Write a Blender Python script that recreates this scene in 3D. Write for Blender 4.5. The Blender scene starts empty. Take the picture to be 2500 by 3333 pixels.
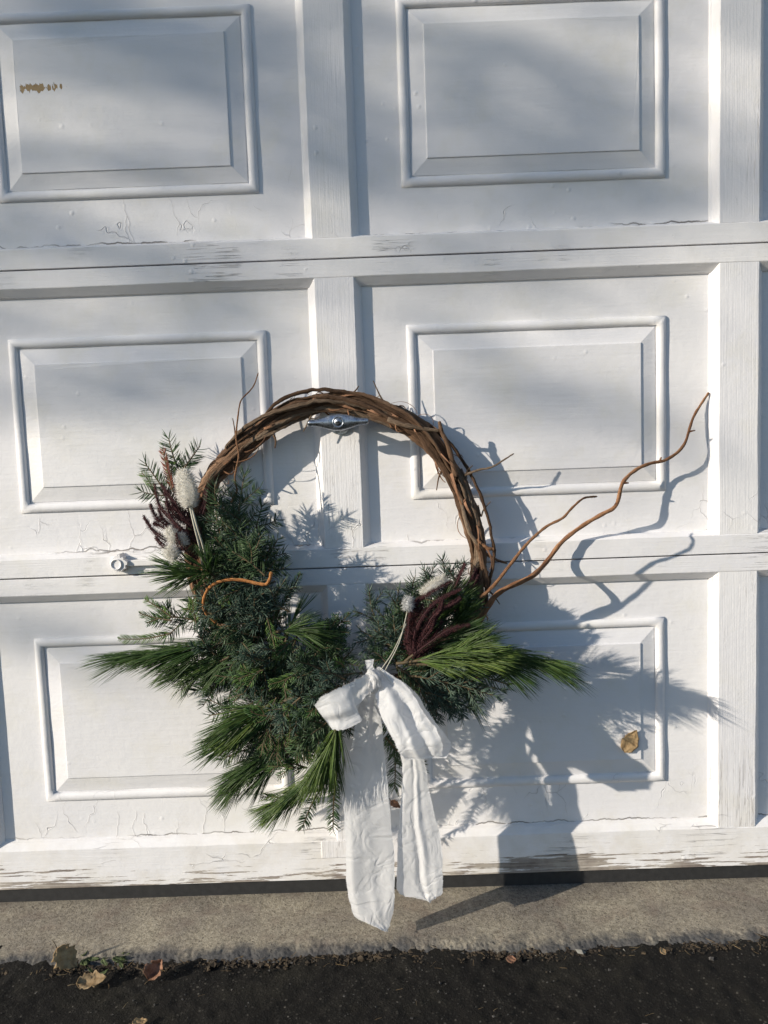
import bpy, math, random
import numpy as np
from mathutils import Vector, Matrix, Euler
rng = np.random.default_rng(11); random.seed(11)
scene = bpy.context.scene
COL = scene.collection

# ---------------------------------------------------------------- camera, sky, sun, exposure
CAM = np.array([0.08194, -1.46297, 0.23526]); FPX = 2690.05
pi_, ro_, ya_ = -0.09596, 0.03625, 0.00593
def rot(a, m): return np.array(m)
Rz = np.array([[math.cos(ya_), -math.sin(ya_), 0], [math.sin(ya_), math.cos(ya_), 0], [0, 0, 1]])
Rx = np.array([[1, 0, 0], [0, math.cos(pi_), -math.sin(pi_)], [0, math.sin(pi_), math.cos(pi_)]])
Ry = np.array([[math.cos(ro_), 0, math.sin(ro_)], [0, 1, 0], [-math.sin(ro_), 0, math.cos(ro_)]])
RC = Rz @ Rx @ Ry                                   # columns: right, forward, up
cd = bpy.data.cameras.new('camera'); cam = bpy.data.objects.new('camera', cd); COL.objects.link(cam)
cd.sensor_fit = 'VERTICAL'; cd.sensor_height = 36; cd.lens = FPX / 3333 * 36; cd.clip_start = .02; cd.clip_end = 500
M = Matrix(((RC[0, 0], RC[0, 2], -RC[0, 1], CAM[0]), (RC[1, 0], RC[1, 2], -RC[1, 1], CAM[1]), (RC[2, 0], RC[2, 2], -RC[2, 1], CAM[2]), (0, 0, 0, 1)))
cam.matrix_world = M; scene.camera = cam

SUN = np.array([-1.8, -1.0, .75])                   # towards the sun
elev = math.atan2(.75, math.hypot(1.8, 1.0))
w = bpy.data.worlds.new("World"); scene.world = w; w.use_nodes = True
wn = w.node_tree; sky = wn.nodes.new('ShaderNodeTexSky'); sky.sky_type = 'NISHITA'; sky.sun_disc = False; sky.dust_density = .25; sky.ozone_density = 2.6; sky.air_density = 1.0
sky.sun_elevation = elev; sky.sun_rotation = math.atan2(-1.8, -1.0) % (2 * math.pi)
wn.links.new(sky.outputs[0], wn.nodes['Background'].inputs[0]); wn.nodes['Background'].inputs[1].default_value = .112
sl = bpy.data.lights.new('sun', 'SUN'); sl.energy = 5.0; sl.angle = math.radians(.53); sl.color = (1, .91, .77)
so = bpy.data.objects.new('sun', sl); COL.objects.link(so); so.location = (-9, -5, 8)
so.rotation_euler = Vector(SUN).to_track_quat('Z', 'Y').to_euler()
vs = scene.view_settings; vs.view_transform = 'Standard'; vs.look = 'None'; vs.exposure = .14; vs.gamma = 1; vs.use_curve_mapping = False

def at(px, py, d):
    """pixel of the 2500x3333 photo, at distance d in front of the door's panel plane"""
    r = RC @ np.array([(px - 1250) / FPX, 1, -(py - 1666.5) / FPX])
    return CAM + r * ((-d - CAM[1]) / r[1])

# ---------------------------------------------------------------- material helpers
class NT:
    def __init__(s, name):
        s.m = bpy.data.materials.new(name); s.m.use_nodes = True; s.t = s.m.node_tree
        s.b = s.t.nodes['Principled BSDF']; s.out = s.t.nodes['Material Output']
    def put(s, sock, v):
        if isinstance(v, bpy.types.NodeSocket): s.t.links.new(v, sock)
        elif v is not None: sock.default_value = v
    def n(s, typ, ins=None, out=0, **kw):
        nd = s.t.nodes.new(typ)
        for k, v in kw.items(): setattr(nd, k, v)
        for k, v in (ins or {}).items(): s.put(nd.inputs[k], v)
        return nd.outputs[out]
    def pos(s): return s.n('ShaderNodeTexCoord', out=3)
    def scale(s, v, sc, loc=(0, 0, 0)): return s.n('ShaderNodeMapping', {0: v, 1: loc, 3: sc})
    def noise(s, v, sc, det=3, ro=.55, dist=0): return s.n('ShaderNodeTexNoise', {'Vector': v, 'Scale': sc, 'Detail': det, 'Roughness': ro, 'Distortion': dist})
    def mt(s, op, a, b=None, c=None, clamp=False):
        nd = s.t.nodes.new('ShaderNodeMath'); nd.operation = op; nd.use_clamp = clamp
        s.put(nd.inputs[0], a); s.put(nd.inputs[1], b)
        if c is not None: s.put(nd.inputs[2], c)
        return nd.outputs[0]
    def rng(s, v, a, b, c=0., d=1.): return s.n('ShaderNodeMapRange', {0: v, 1: a, 2: b, 3: c, 4: d})
    def mix(s, f, a, b):
        nd = s.t.nodes.new('ShaderNodeMix'); nd.data_type = 'RGBA'
        s.put(nd.inputs[0], f); s.put(nd.inputs[6], a); s.put(nd.inputs[7], b); return nd.outputs[2]
    def bump(s, h, dist, normal=None, st=1.):
        nd = s.t.nodes.new('ShaderNodeBump'); s.put(nd.inputs['Height'], h); nd.inputs['Distance'].default_value = dist
        nd.inputs['Strength'].default_value = st
        if normal is not None: s.put(nd.inputs['Normal'], normal)
        return nd.outputs[0]
    def ell(s, v, c, r):
        d = s.n('ShaderNodeVectorMath', {0: v, 1: tuple(c)}, operation='SUBTRACT')
        d = s.n('ShaderNodeVectorMath', {0: d, 1: tuple(1 / k for k in r)}, operation='MULTIPLY')
        return s.n('ShaderNodeVectorMath', {0: d}, out=1, operation='LENGTH')
    def island(s): return s.n('ShaderNodeNewGeometry', out='Random Per Island')
    def ramp(s, f, cols):
        nd = s.t.nodes.new('ShaderNodeValToRGB'); s.put(nd.inputs[0], f); e = nd.color_ramp.elements
        for i, (p, c) in enumerate(cols):
            k = e[i] if i < 2 else e.new(p)
            k.position = p; k.color = (*c, 1)
        return nd.outputs[0]
    def set(s, **kw):
        for k, v in kw.items(): s.put(s.b.inputs[k.replace('_', ' ')], v)
        return s.m

def paint(name, grain=None, cracks=.5, peel=0., seed=0.):
    t = NT(name); p = t.pos(); q = t.scale(p, (1, 1, 1), (seed, seed * .7, seed * .3))
    big = t.noise(q, 3.2, 3); fine = t.noise(q, 260, 2); peelb = t.noise(q, 55, 3, .6)
    # brush and orange peel relief
    nrm = t.bump(fine, .0003, st=.5); nrm = t.bump(peelb, .0011, nrm, st=.5)
    lump = t.n('ShaderNodeTexVoronoi', {'Vector': q, 'Scale': 34., 'Randomness': 1.})
    lump = t.mt('MULTIPLY', t.rng(lump, .16, .0), t.rng(t.noise(q, 7, 2), .52, .66)); nrm = t.bump(lump, .0010, nrm)
    if not grain:
        br_ = t.noise(t.scale(q, (14, 200, 170)), 1., 4, .6); nrm = t.bump(br_, .0007, nrm, st=.7)
    if grain:
        sc = (420, 420, 9) if grain == 'v' else (9, 420, 420)
        g = t.noise(t.scale(q, sc), 1., 3, .6)
        nrm = t.bump(g, .0006, nrm, st=.8)
        sc2 = (110, 110, 2.2) if grain == 'v' else (2.6, 110, 110)
        gl = t.noise(t.scale(q, sc2), 1., 4, .65, .2)
        line = t.mt('MULTIPLY', t.rng(t.mt('ABSOLUTE', t.mt('SUBTRACT', gl, .5)), .008, .0), t.rng(t.noise(t.scale(q, (5, 5, 3)), 1.3, 2), .54, .66))
    # long crooked cracks
    wob = t.n('ShaderNodeTexNoise', {'Vector': q, 'Scale': 14., 'Detail': 3.}, out=1)
    wv = t.n('ShaderNodeVectorMath', {0: wob, 1: (.07, .07, .07)}, operation='MULTIPLY')
    qq = t.n('ShaderNodeVectorMath', {0: t.scale(q, (1.2, 1, .6) if grain != 'h' else (.3, 1, 1.6)), 1: wv}, operation='ADD')
    v = t.n('ShaderNodeTexVoronoi', {'Vector': qq, 'Scale': 15.}, feature='DISTANCE_TO_EDGE')
    zl = t.mt('FRACT', t.mt('DIVIDE', t.mt('ADD', t.n('ShaderNodeSeparateXYZ', {0: p}, out=2), t.rng(t.noise(p, 6, 2), .3, .7, -.03, .03)), .5334))
    area = t.mt('MULTIPLY', t.rng(t.noise(q, 8.5, 2), .585 - .1 * cracks, .66 - .1 * cracks), t.rng(zl, .30, .15, .0, 1.))
    ck = t.mt('MULTIPLY', t.rng(v, .009, .001), area, clamp=True)
    curl = t.mt('MULTIPLY', t.rng(v, .03, .0), area)
    nrm = t.bump(curl, .0004, nrm); nrm = t.bump(ck, -.0010, nrm)
    col = t.mix(t.rng(big, .35, .7), (.765, .755, .775, 1), (.825, .81, .808, 1))
    col = t.mix(t.rng(t.noise(q, 11, 4, .65), .50, .72, 0, .55), col, (.74, .715, .655, 1)); col = t.mix(t.mt('MULTIPLY', ck, .32), col, (.22, .20, .19, 1))
    if grain:
        nrm = t.bump(line, -.0009, nrm)
        col = t.mix(t.mt('MULTIPLY', line, .16), col, (.28, .25, .22, 1))
    sx = t.n('ShaderNodeSeparateXYZ', {0: p}, out=0); sz = t.n('ShaderNodeSeparateXYZ', {0: p}, out=2)
    if peel:
        st = t.noise(t.scale(q, (13, 60, 210)), 1., 4, .62)
        zone = t.rng(sz, -.505, -.577, -.30, .38)
        if peel == 2:                                     # the rotten patch low on the bottom rail
            e = t.ell(p, (.365, -.018, -.560), (.13, .05, .022)); zone = t.mt('ADD', zone, t.rng(e, 1., .0, 0., .62))
            lowf = t.rng(t.noise(t.scale(q, (2.5, 1, 1)), 1., 2), .38, .62, -.16, .08); zone = t.mt('ADD', zone, lowf)
        k = t.mt('ADD', st, t.mt('MULTIPLY', zone, .55))
        pm = t.rng(k, .66, .675)
        wood = t.noise(t.scale(q, (8, 80, 330)), 1., 3, .6)
        wc = t.ramp(wood, [(.3, (.13, .10, .085)), (.55, (.30, .26, .23)), (.75, (.44, .40, .36))])
        col = t.mix(pm, col, wc); nrm = t.bump(pm, -.0016, nrm); nrm = t.bump(t.mt('MULTIPLY', pm, wood), .0016, nrm)
    if name in ('paint_sheet', 'paint_rail'):             # paint split open along the joint of sheet and rail
        wz = t.rng(t.noise(t.scale(q, (30, 1, 4)), 1., 3), .3, .7, -.0045, .0045); msk = t.rng(t.noise(t.scale(q, (3.1, 1, 1), (.4, 0, 0)), 1., 3), .50, .58)
        for z_ in (-.4905, .0425, .5755):
            jl = t.mt('MULTIPLY', t.rng(t.mt('ABSOLUTE', t.mt('SUBTRACT', t.mt('ADD', sz, wz), z_)), .0015, .0006), msk)
            col = t.mix(t.mt('MULTIPLY', jl, .8), col, (.12, .10, .085, 1)); nrm = t.bump(jl, -.0012, nrm)
    if name == 'paint_field':
        c = at(125, 286, .008); e = t.ell(p, c, (.060, .05, .0115))
        k = t.mt('ADD', t.rng(e, 1.3, .2, -.2, .35), t.noise(t.scale(q, (150, 100, 45), (2.0, 0, 0)), 1., 3, .6))
        pm = t.mt('MULTIPLY', t.rng(k, .70, .71), t.rng(e, 1.1, 1.05))
        wc = t.mix(t.noise(q, 220, 3), (.24, .15, .06, 1), (.42, .30, .15, 1))
        col = t.mix(pm, col, wc); nrm = t.bump(pm, -.0012, nrm)
    spl = t.mt('MULTIPLY', t.rng(sz, -.42, -.60, 0, .5), t.rng(t.noise(q, 16, 4, .65), .42, .62)); col = t.mix(spl, col, (.60, .55, .47, 1))
    return t.set(Base_Color=col, Roughness=t.rng(big, .3, .7, .45, .65), Normal=nrm)

P_SHEET = paint('paint_sheet', None, .75, seed=1.3)
P_FIELD = paint('paint_field', None, .15, seed=5.1)
P_BEAD = paint('paint_bead', None, .35, seed=2.7)
P_STILE = paint('paint_stile', 'v', .55, seed=3.9)
P_RAIL = paint('paint_rail', 'h', -.1, seed=6.4)
P_BOTTOM = paint('paint_bottom_rail', 'h', .1, peel=2, seed=8.2)

def simple(name, c, rough=.6, metal=0., var=None, sc=60, bumpd=0.):
    t = NT(name); p = t.pos(); col = (*c, 1)
    nz = t.noise(p, sc, 4)
    if var: col = t.mix(t.rng(nz, .3, .7), (*c, 1), (*var, 1))
    kw = dict(Base_Color=col, Roughness=rough, Metallic=metal)
    if bumpd: kw['Normal'] = t.bump(nz, bumpd)
    return t.set(**kw)
def leafmat(name, cols, rough=.45, trans=.0, sc=40):
    t = NT(name); ob = t.n('ShaderNodeObjectInfo', out='Random'); f = t.mt('ADD', t.mt('MULTIPLY', t.island(), .50), t.mt('ADD', t.mt('MULTIPLY', t.noise(t.pos(), sc, 2), .25), t.mt('MULTIPLY', ob, .27)))
    c = t.ramp(f, cols); t.set(Base_Color=c, Roughness=rough)
    t.b.inputs['Specular IOR Level'].default_value = .35
    if trans:
        tr = t.n('ShaderNodeBsdfTranslucent', {0: c}); mx = t.n('ShaderNodeMixShader', {0: trans, 1: t.b.outputs[0], 2: tr})
        t.t.links.new(mx, t.out.inputs[0])
    return t.m
M_FIR = leafmat('fir_needle', [(.1, (.015, .034, .016)), (.5, (.038, .076, .032)), (.9, (.100, .155, .066))])
M_SPRUCE = leafmat('spruce_needle', [(.1, (.022, .044, .032)), (.5, (.056, .096, .070)), (.9, (.140, .190, .140))])
M_PINE = leafmat('pine_needle', [(.1, (.014, .036, .010)), (.5, (.040, .084, .020)), (.9, (.105, .160, .040))], .38)
M_PINEB = leafmat('bright_pine_needle', [(.1, (.030, .062, .014)), (.5, (.080, .135, .028)), (.9, (.20, .26, .060))], .38)
M_CYP = leafmat('cypress_leaf', [(.1, (.05, .11, .025)), (.5, (.10, .18, .045)), (.9, (.18, .26, .075))], .45, .2)
M_CYPD = leafmat('dark_cypress_leaf', [(.1, (.018, .05, .016)), (.6, (.045, .10, .028)), (.95, (.09, .15, .04))], .45, .1)
M_RED = leafmat('reddish_leaf', [(.1, (.10, .03, .02)), (.6, (.22, .07, .04)), (.95, (.25, .12, .05))])
M_BURG = leafmat('burgundy_leaflet', [(.1, (.016, .005, .007)), (.6, (.045, .011, .014)), (.95, (.11, .032, .030))], .75)
M_FLUFF = leafmat('white_fluff', [(.1, (.88, .86, .80)), (.9, (.97, .96, .94))], .8, .65)
M_FUZZG = leafmat('grey_fluff', [(.1, (.62, .62, .62)), (.9, (.78, .78, .78))], .8, .35)
M_STEM = simple('twig_bark', (.045, .035, .018), .7, var=(.12, .08, .035), sc=200, bumpd=.0004)
M_PALE = simple('pale_stalk', (.38, .36, .29), .7, var=(.54, .51, .42), sc=300, bumpd=.0003)

def barkmat(name, cols, sc=1.):
    t = NT(name); uv = t.n('ShaderNodeTexCoord', out=2)
    a = t.noise(t.scale(uv, (16 * sc, 5, 1)), 1., 5, .62, .4); b = t.noise(t.scale(uv, (70 * sc, 26, 1)), 1., 3, .6)
    o = t.noise(t.pos(), 22, 3)
    f = t.mt('ADD', t.mt('ADD', t.mt('MULTIPLY', a, .62), t.mt('MULTIPLY', t.mt('ADD', b, o), .22)), t.rng(t.n('ShaderNodeObjectInfo', out='Random'), 0, 1, -.07, .07))
    c = t.ramp(f, cols)
    n = t.bump(a, .0028); n = t.bump(b, .0009, n)
    t.b.inputs['Specular IOR Level'].default_value = .2
    return t.set(Base_Color=c, Roughness=.85, Normal=n)
M_VINE = barkmat('grapevine_bark', [(.32, (.028, .017, .011)), (.48, (.115, .066, .040)), (.60, (.235, .140, .085)), (.75, (.36, .255, .175))])
M_VINE2 = barkmat('pale_vine_bark', [(.30, (.05, .034, .024)), (.47, (.17, .115, .075)), (.60, (.30, .22, .155)), (.75, (.42, .335, .25))])
M_WILLOW = barkmat('willow_bark', [(.36, (.060, .028, .016)), (.50, (.175, .078, .040)), (.64, (.34, .185, .10))], .6)
M_WILLOWB = barkmat('orange_willow_bark', [(.30, (.22, .08, .025)), (.50, (.42, .17, .055)), (.72, (.55, .28, .11))], .4)
M_FLAKE = simple('loose_bark', (.17, .085, .045), .8, var=(.34, .17, .09), sc=120)

# ---------------------------------------------------------------- mesh helpers
def clean(v): return v
def mesh(name, V, F, mat, parent=None, smooth=True, uv=None, label=None, kind=None):
    me = bpy.data.meshes.new(name)
    V = np.asarray(V, dtype=np.float32).reshape(-1, 3)
    if isinstance(F, np.ndarray):
        n, k = F.shape
        me.vertices.add(len(V)); me.vertices.foreach_set('co', V.ravel())
        me.loops.add(n * k); me.loops.foreach_set('vertex_index', F.astype(np.int32).ravel())
        me.polygons.add(n); me.polygons.foreach_set('loop_start', np.arange(0, n * k, k, dtype=np.int32))
        me.polygons.foreach_set('loop_total', np.full(n, k, dtype=np.int32)); me.update(calc_edges=True)
    else:
        me.from_pydata(V.tolist(), [], [list(map(int, f)) for f in F])
    if uv is not None:
        ul = me.uv_layers.new(name='UVMap'); li = np.empty(len(me.loops), dtype=np.int32); me.loops.foreach_get('vertex_index', li)
        ul.data.foreach_set('uv', np.asarray(uv, dtype=np.float32)[li].ravel())
    if smooth: me.polygons.foreach_set('use_smooth', np.ones(len(me.polygons), dtype=bool))
    me.materials.append(mat); me.validate()
    return link(name, me, parent, label, kind)
def link(name, me, parent=None, label=None, kind=None):
    o = bpy.data.objects.new(name, me); COL.objects.link(o)
    if parent is not None:
        o.parent = parent
        if parent.type == 'EMPTY' and parent.parent is None: o.location = -parent.location
    if label: o['label'] = label
    if kind: o['kind'] = kind
    return o
def thing(name, loc, label, cat, group=None):
    o = bpy.data.objects.new(name, None); COL.objects.link(o); o.location = loc; o.empty_display_size = .05
    o['label'] = label; o['category'] = cat
    if group: o['group'] = group
    return o
def tagm(o, label, cat, group=None):
    o['label'] = label; o['category'] = cat
    if group: o['group'] = group
    return o
def bevel(o, wd=.0008, seg=2):
    m = o.modifiers.new('bevel', 'BEVEL'); m.width = wd; m.segments = seg; m.limit_method = 'ANGLE'; m.angle_limit = math.radians(25)
    return o
class MB:
    def __init__(s): s.v = []; s.f = []; s.uv = []
    def add(s, V, F, uv=None):
        b = sum(len(x) for x in s.v) if False else getattr(s, 'nv', 0)
        V = np.asarray(V, float).reshape(-1, 3); s.v.append(V); s.nv = b + len(V)
        s.f += [tuple(i + b for i in f) for f in F]
        s.uv.append(np.zeros((len(V), 2)) if uv is None else np.asarray(uv))
    def box(s, x0, x1, y0, y1, z0, z1):
        s.add([(x0, y0, z0), (x1, y0, z0), (x1, y1, z0), (x0, y1, z0), (x0, y0, z1), (x1, y0, z1), (x1, y1, z1), (x0, y1, z1)],
              [(0, 3, 2, 1), (4, 5, 6, 7), (0, 1, 5, 4), (1, 2, 6, 5), (2, 3, 7, 6), (3, 0, 4, 7)])
    def build(s, name, mat, parent=None, smooth=False, **k):
        return mesh(name, np.concatenate(s.v), s.f, mat, parent, smooth, uv=np.concatenate(s.uv), **k)
def unit(v): v = np.asarray(v, float); return v / (np.linalg.norm(v, axis=-1, keepdims=True) + 1e-12)
def spline(P, n, closed=False):
    """Catmull-Rom through rows of P (any width), n samples"""
    P = np.asarray(P, float); m = len(P)
    if closed: Q = np.vstack([P[-1], P, P[0], P[1]]); segs = m
    else: Q = np.vstack([2 * P[0] - P[1], P, 2 * P[-1] - P[-2]]); segs = m - 1
    t = np.linspace(0, segs, n, endpoint=not closed); i = np.minimum(t.astype(int), segs - 1); f = (t - i)[:, None]
    a, b, c, d = Q[i], Q[i + 1], Q[i + 2], Q[i + 3]
    return .5 * ((2 * b) + (-a + c) * f + (2 * a - 5 * b + 4 * c - d) * f ** 2 + (-a + 3 * b - 3 * c + d) * f ** 3)
def frames(P):
    T = unit(np.gradient(P, axis=0)); up = np.array([0, -1., 0.]) if abs(T[0][1]) < .9 else np.array([1., 0, 0])
    N = []; n = unit(up - T[0] * (up @ T[0]))
    for t in T: n = unit(n - t * (n @ t)); N.append(n)
    N = np.array(N); return T, N, np.cross(T, N)
def tube(P, r, sides=8, bumps=0., seed=0, cap=True, closed=False):
    P = np.asarray(P, float); n = len(P); r = np.broadcast_to(r, (n,)).copy(); T, N, B = frames(P)
    ph = np.linspace(0, 2 * math.pi, sides, endpoint=False); g = np.random.default_rng(seed)
    prof = np.ones((n, sides))
    if bumps:
        base = g.normal(0, 1, sides); dr = g.normal(0, 1, (max(3, n // 5), sides))
        idx = np.linspace(0, len(dr) - 1, n); lo = idx.astype(int); hi = np.minimum(lo + 1, len(dr) - 1); f = (idx - lo)[:, None]
        prof = 1 + bumps * (.7 * base + .8 * (dr[lo] * (1 - f) + dr[hi] * f)); prof = np.clip(prof, .5, 1.6)
    V = P[:, None] + (r[:, None] * prof)[..., None] * (np.cos(ph)[None, :, None] * N[:, None] + np.sin(ph)[None, :, None] * B[:, None])
    F = []
    for i in range(n - 1 + (1 if closed else 0)):
        j = (i + 1) % n
        for k in range(sides): F.append((i * sides + k, i * sides + (k + 1) % sides, j * sides + (k + 1) % sides, j * sides + k))
    if cap and not closed: F += [tuple(range(sides))[::-1], tuple((n - 1) * sides + k for k in range(sides))]
    L = np.concatenate([[0], np.cumsum(np.linalg.norm(np.diff(P, axis=0), axis=1))])
    uv = np.stack([np.repeat(np.arange(1) * 0, n * sides) * 0. + np.tile(np.sin(ph) * .5 + .5, n) * 1. + seed * .37, np.repeat(L * 6 + seed * 1.7, sides)], 1)
    # u runs round the stem (mirrored, so without a seam), v along it
    return V.reshape(-1, 3), F, np.stack([uv[:, 0], uv[:, 1]], 1)
def needles(P, D, L, wd, bend=None, K=3, flat=.45):
    """tapered three-sided needles, all as one array mesh"""
    P, D = np.asarray(P), unit(D); n = len(P); L = np.broadcast_to(L, (n,)); wd = np.broadcast_to(wd, (n,))
    rv = unit(rng.normal(0, 1, (n, 3))); A = unit(np.cross(D, rv)); B = np.cross(D, A)
    if bend is None: bend = np.zeros((n, 3))
    vs_ = []; ts = np.linspace(0, 1, K + 1)
    for t in ts[:-1]:
        c = P + D * (L * t)[:, None] + bend * (L * t * t)[:, None]; r = wd * (.75 + .5 * t if t < .5 else 1.25 - .6 * t)
        for a in (0, 2.1, 4.2): vs_.append(c + r[:, None] * (math.cos(a) * A + flat * math.sin(a) * B))
    vs_.append(P + D * L[:, None] + bend * L[:, None])
    V = np.stack(vs_, 1); m = V.shape[1]; f = []
    for k in range(K - 1):
        for j in range(3):
            a, b = k * 3 + j, k * 3 + (j + 1) % 3; c, d = a + 3, b + 3
            f += [(a, b, d), (a, d, c)]
    for j in range(3): f.append(((K - 1) * 3 + j, (K - 1) * 3 + (j + 1) % 3, m - 1))
    F = (np.array(f)[None] + (np.arange(n) * m)[:, None, None]).reshape(-1, 3)
    return V.reshape(-1, 3), F
def joinarr(L):
    V = []; F = []; b = 0
    for v, f in L: V.append(v); F.append(f + b); b += len(v)
    return np.concatenate(V), np.concatenate(F)

# ================================================================= THE DOOR
PITCH, HW, TD, BV = .69487, .0337, .018, .0125
ZG = -.604                                         # concrete level
S = .5334; SEAMS = [-.577, 0., S, 2 * S, 3 * S]
XL, XR = -2 * PITCH + .0, 2 * PITCH + .0
door = thing('garage_door', (0, .02, -.577), 'old white painted wooden garage door with raised panels and cracked paint', 'garage door')
def rect_rings(x0, x1, z0, z1, rings, back=None):
    """nested rectangles (inset, y) -> vertices and faces; last ring closed"""
    V = []; F = []
    NS = 24
    def ring(i, y):
        a0, a1, b0, b1 = x0 + i, x1 - i, z0 + i, z1 - i; p = []
        for k in range(NS): p.append((a0 + (a1 - a0) * k / NS, y, b0))
        for k in range(NS): p.append((a1, y, b0 + (b1 - b0) * k / NS))
        for k in range(NS): p.append((a1 - (a1 - a0) * k / NS, y, b1))
        for k in range(NS): p.append((a0, y, b1 - (b1 - b0) * k / NS))
        return p
    n = NS * 4
    for i, y in rings: V += ring(i, y)
    for r in range(len(rings) - 1):
        for k in range(n):
            a, b = r * n + k, r * n + (k + 1) % n; F.append((a, b, b + n, a + n))
    return V, F, n
def wav(V, amp, sc, seed):
    g = np.random.default_rng(seed); V = np.array(V, float); ph = g.uniform(0, 6, 6)
    n = sum(np.sin(V[:, 0] * sc * k + ph[i]) * np.cos(V[:, 2] * sc * k * 1.1 + ph[5 - i]) / k for i, k in enumerate((1, 2.3, 4.1)))
    V[:, 1] += amp * n; return V
sid = 0
for s_ in range(4):
    z0, z1 = SEAMS[s_] + (.0012 if s_ else 0), SEAMS[s_ + 1] - .0012
    sec = MB(); sec.box(XL - .04, XR + .04, .0002, .012, z0 + .004, z1 - .004); sec = sec.build('door_section', P_SHEET, door)
    sb = [.0727, .0342, .0342, .0342][s_]; zr0, zr1 = SEAMS[s_] + sb, SEAMS[s_ + 1] - .0305
    # rails: a trapezoid profile along x, wavy by a fraction of a millimetre
    for (za, zb, mat, side) in ((z0, zr0, P_BOTTOM if s_ == 0 else P_RAIL, 1), (zr1, z1, P_RAIL, -1)):
        nx = 120; X = np.linspace(XL - .04, XR + .04, nx); g = np.random.default_rng(40 + sid); sid += 1
        slope = (.013 if s_ == 0 else .007) if side == 1 else .015
        prof = ([(0, za), (-TD, za), (-TD, zb), (-.006, zb + slope * .8), (0, zb + slope), (.001, zb + slope), (.001, za)] if side == 1 else
                [(0, zb), (.001, zb), (.001, za - slope), (0, za - slope), (-.004, za - slope * .95), (-TD, za), (-TD, zb)])
        V = []; F = []; m = len(prof)
        j1, j2 = np.convolve(g.normal(0, .0012, nx + 8), np.ones(9) / 9, 'valid'), np.convolve(g.normal(0, .0010, nx + 8), np.ones(9) / 9, 'valid')
        for i, x in enumerate(X):
            for (y, z) in prof:
                dz = j2[i] if abs(z - (zb if side == 1 else za)) < 1e-6 else 0
                V.append((x, y + (j1[i] * .6 if y < -.005 else 0), z + dz))
        for i in range(nx - 1):
            for k in range(m): F.append((i * m + k, i * m + (k + 1) % m, (i + 1) * m + (k + 1) % m, (i + 1) * m + k))
        F += [tuple(range(m))[::-1], tuple((nx - 1) * m + k for k in range(m))]
        o = mesh('rail', V, F, mat, sec, False); bevel(o, .0009)
    # stiles
    for k in range(-2, 3):
        cx = k * PITCH + (.0015 if k == 0 else 0); g = np.random.default_rng(80 + sid); sid += 1
        nz = 40; Z = np.linspace(zr0 + .0004, zr1 - .0004, nz); j = np.convolve(g.normal(0, .0012, nz + 8), np.ones(9) / 9, 'valid'); V = []; F = []
        y_ = TD - .0006
        prof = [(-HW - BV, .0), (-HW - BV, -.004), (-HW, -y_), (HW, -y_), (HW + BV, -.004), (HW + BV, 0)]
        if k in (-1, 0, 1, 2, -2): prof = [(-HW - BV, .001), (-HW - BV, -.002), (-HW - BV * .72, -.0045), (-HW, -y_), (HW, -y_), (HW + BV * .72, -.0045), (HW + BV, -.002), (HW + BV, .001)]
        m = len(prof)
        for i, z in enumerate(Z):
            for (x, y) in prof: V.append((cx + x + (j[i] if abs(abs(x) - HW) < 1e-6 else 0), y, z))
        for i in range(nz - 1):
            for q in range(m): F.append((i * m + q, i * m + (q + 1) % m, (i + 1) * m + (q + 1) % m, (i + 1) * m + q))
        F += [tuple(range(m))[::-1], tuple((nz - 1) * m + q for q in range(m))]
        o = mesh('stile', V, F, P_STILE, sec, False); bevel(o, .0009)
    # raised panels with a half-round bead round each
    pz0, pz1 = ((-.4183, -.1126), (.1151, .4195), (.651, .9587), (.651 + S, .9587 + S))[s_]
    for k in range(-2, 2):
        x0, x1 = k * PITCH + .1232, k * PITCH + .5741
        if s_ == 0: x0 += .005; x1 += .005 if k == -1 else -.004
        if s_ == 2 and k == -1: x0 += .004
        wb = .0165; rings = [(wb / 2 * (1 - math.cos(a)), -.0068 * math.sin(a) - .0001) for a in np.linspace(0, math.pi, 9)]
        V, F, n = rect_rings(x0, x1, pz0, pz1, rings)
        V = wav(V, .0005, 35, sid); sid += 1
        mesh('bead_moulding', V, F, P_BEAD, sec, True)
        rings = [(.0185, .0), (.0190, -.0008), (.0448, -.0062), (.0454, -.0082), (.0464, -.0084)]
        V, F, n = rect_rings(x0, x1, pz0, pz1, rings)
        V = [(a, y if y > -.006 else y, c) for a, y, c in V]
        F.append(tuple(range(4 * n, 5 * n)))
        mesh('raised_panel', wav(V, .00035, 22, sid), F, P_FIELD, sec, False); sid += 1
bb = MB(); bb.box(XL - .04, XR + .04, .013, .045, -.57, 4 * S - .58); bb.build('backing_board', simple('dark_gap', (.05, .045, .04), .9), door)
# bottom rubber seal
rub = simple('black_rubber', (.018, .018, .019), .55, var=(.03, .03, .031), sc=80, bumpd=.0004)
sm = MB(); sm.box(XL - .04, XR + .04, -.0125, .03, ZG - .002, -.5765); bevel(sm.build('bottom_seal', rub, door), .002)
# patched block at the foot of the middle stile
pb = MB(); a = at(1048, 2792, .018); b = at(1134, 2728, .018); pb.box(a[0], b[0], -.0205, -.015, a[2], b[2] - .004); bevel(pb.build('repair_block', P_STILE, door, label='small square patch block at the foot of the middle stile'), .0012)
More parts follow.
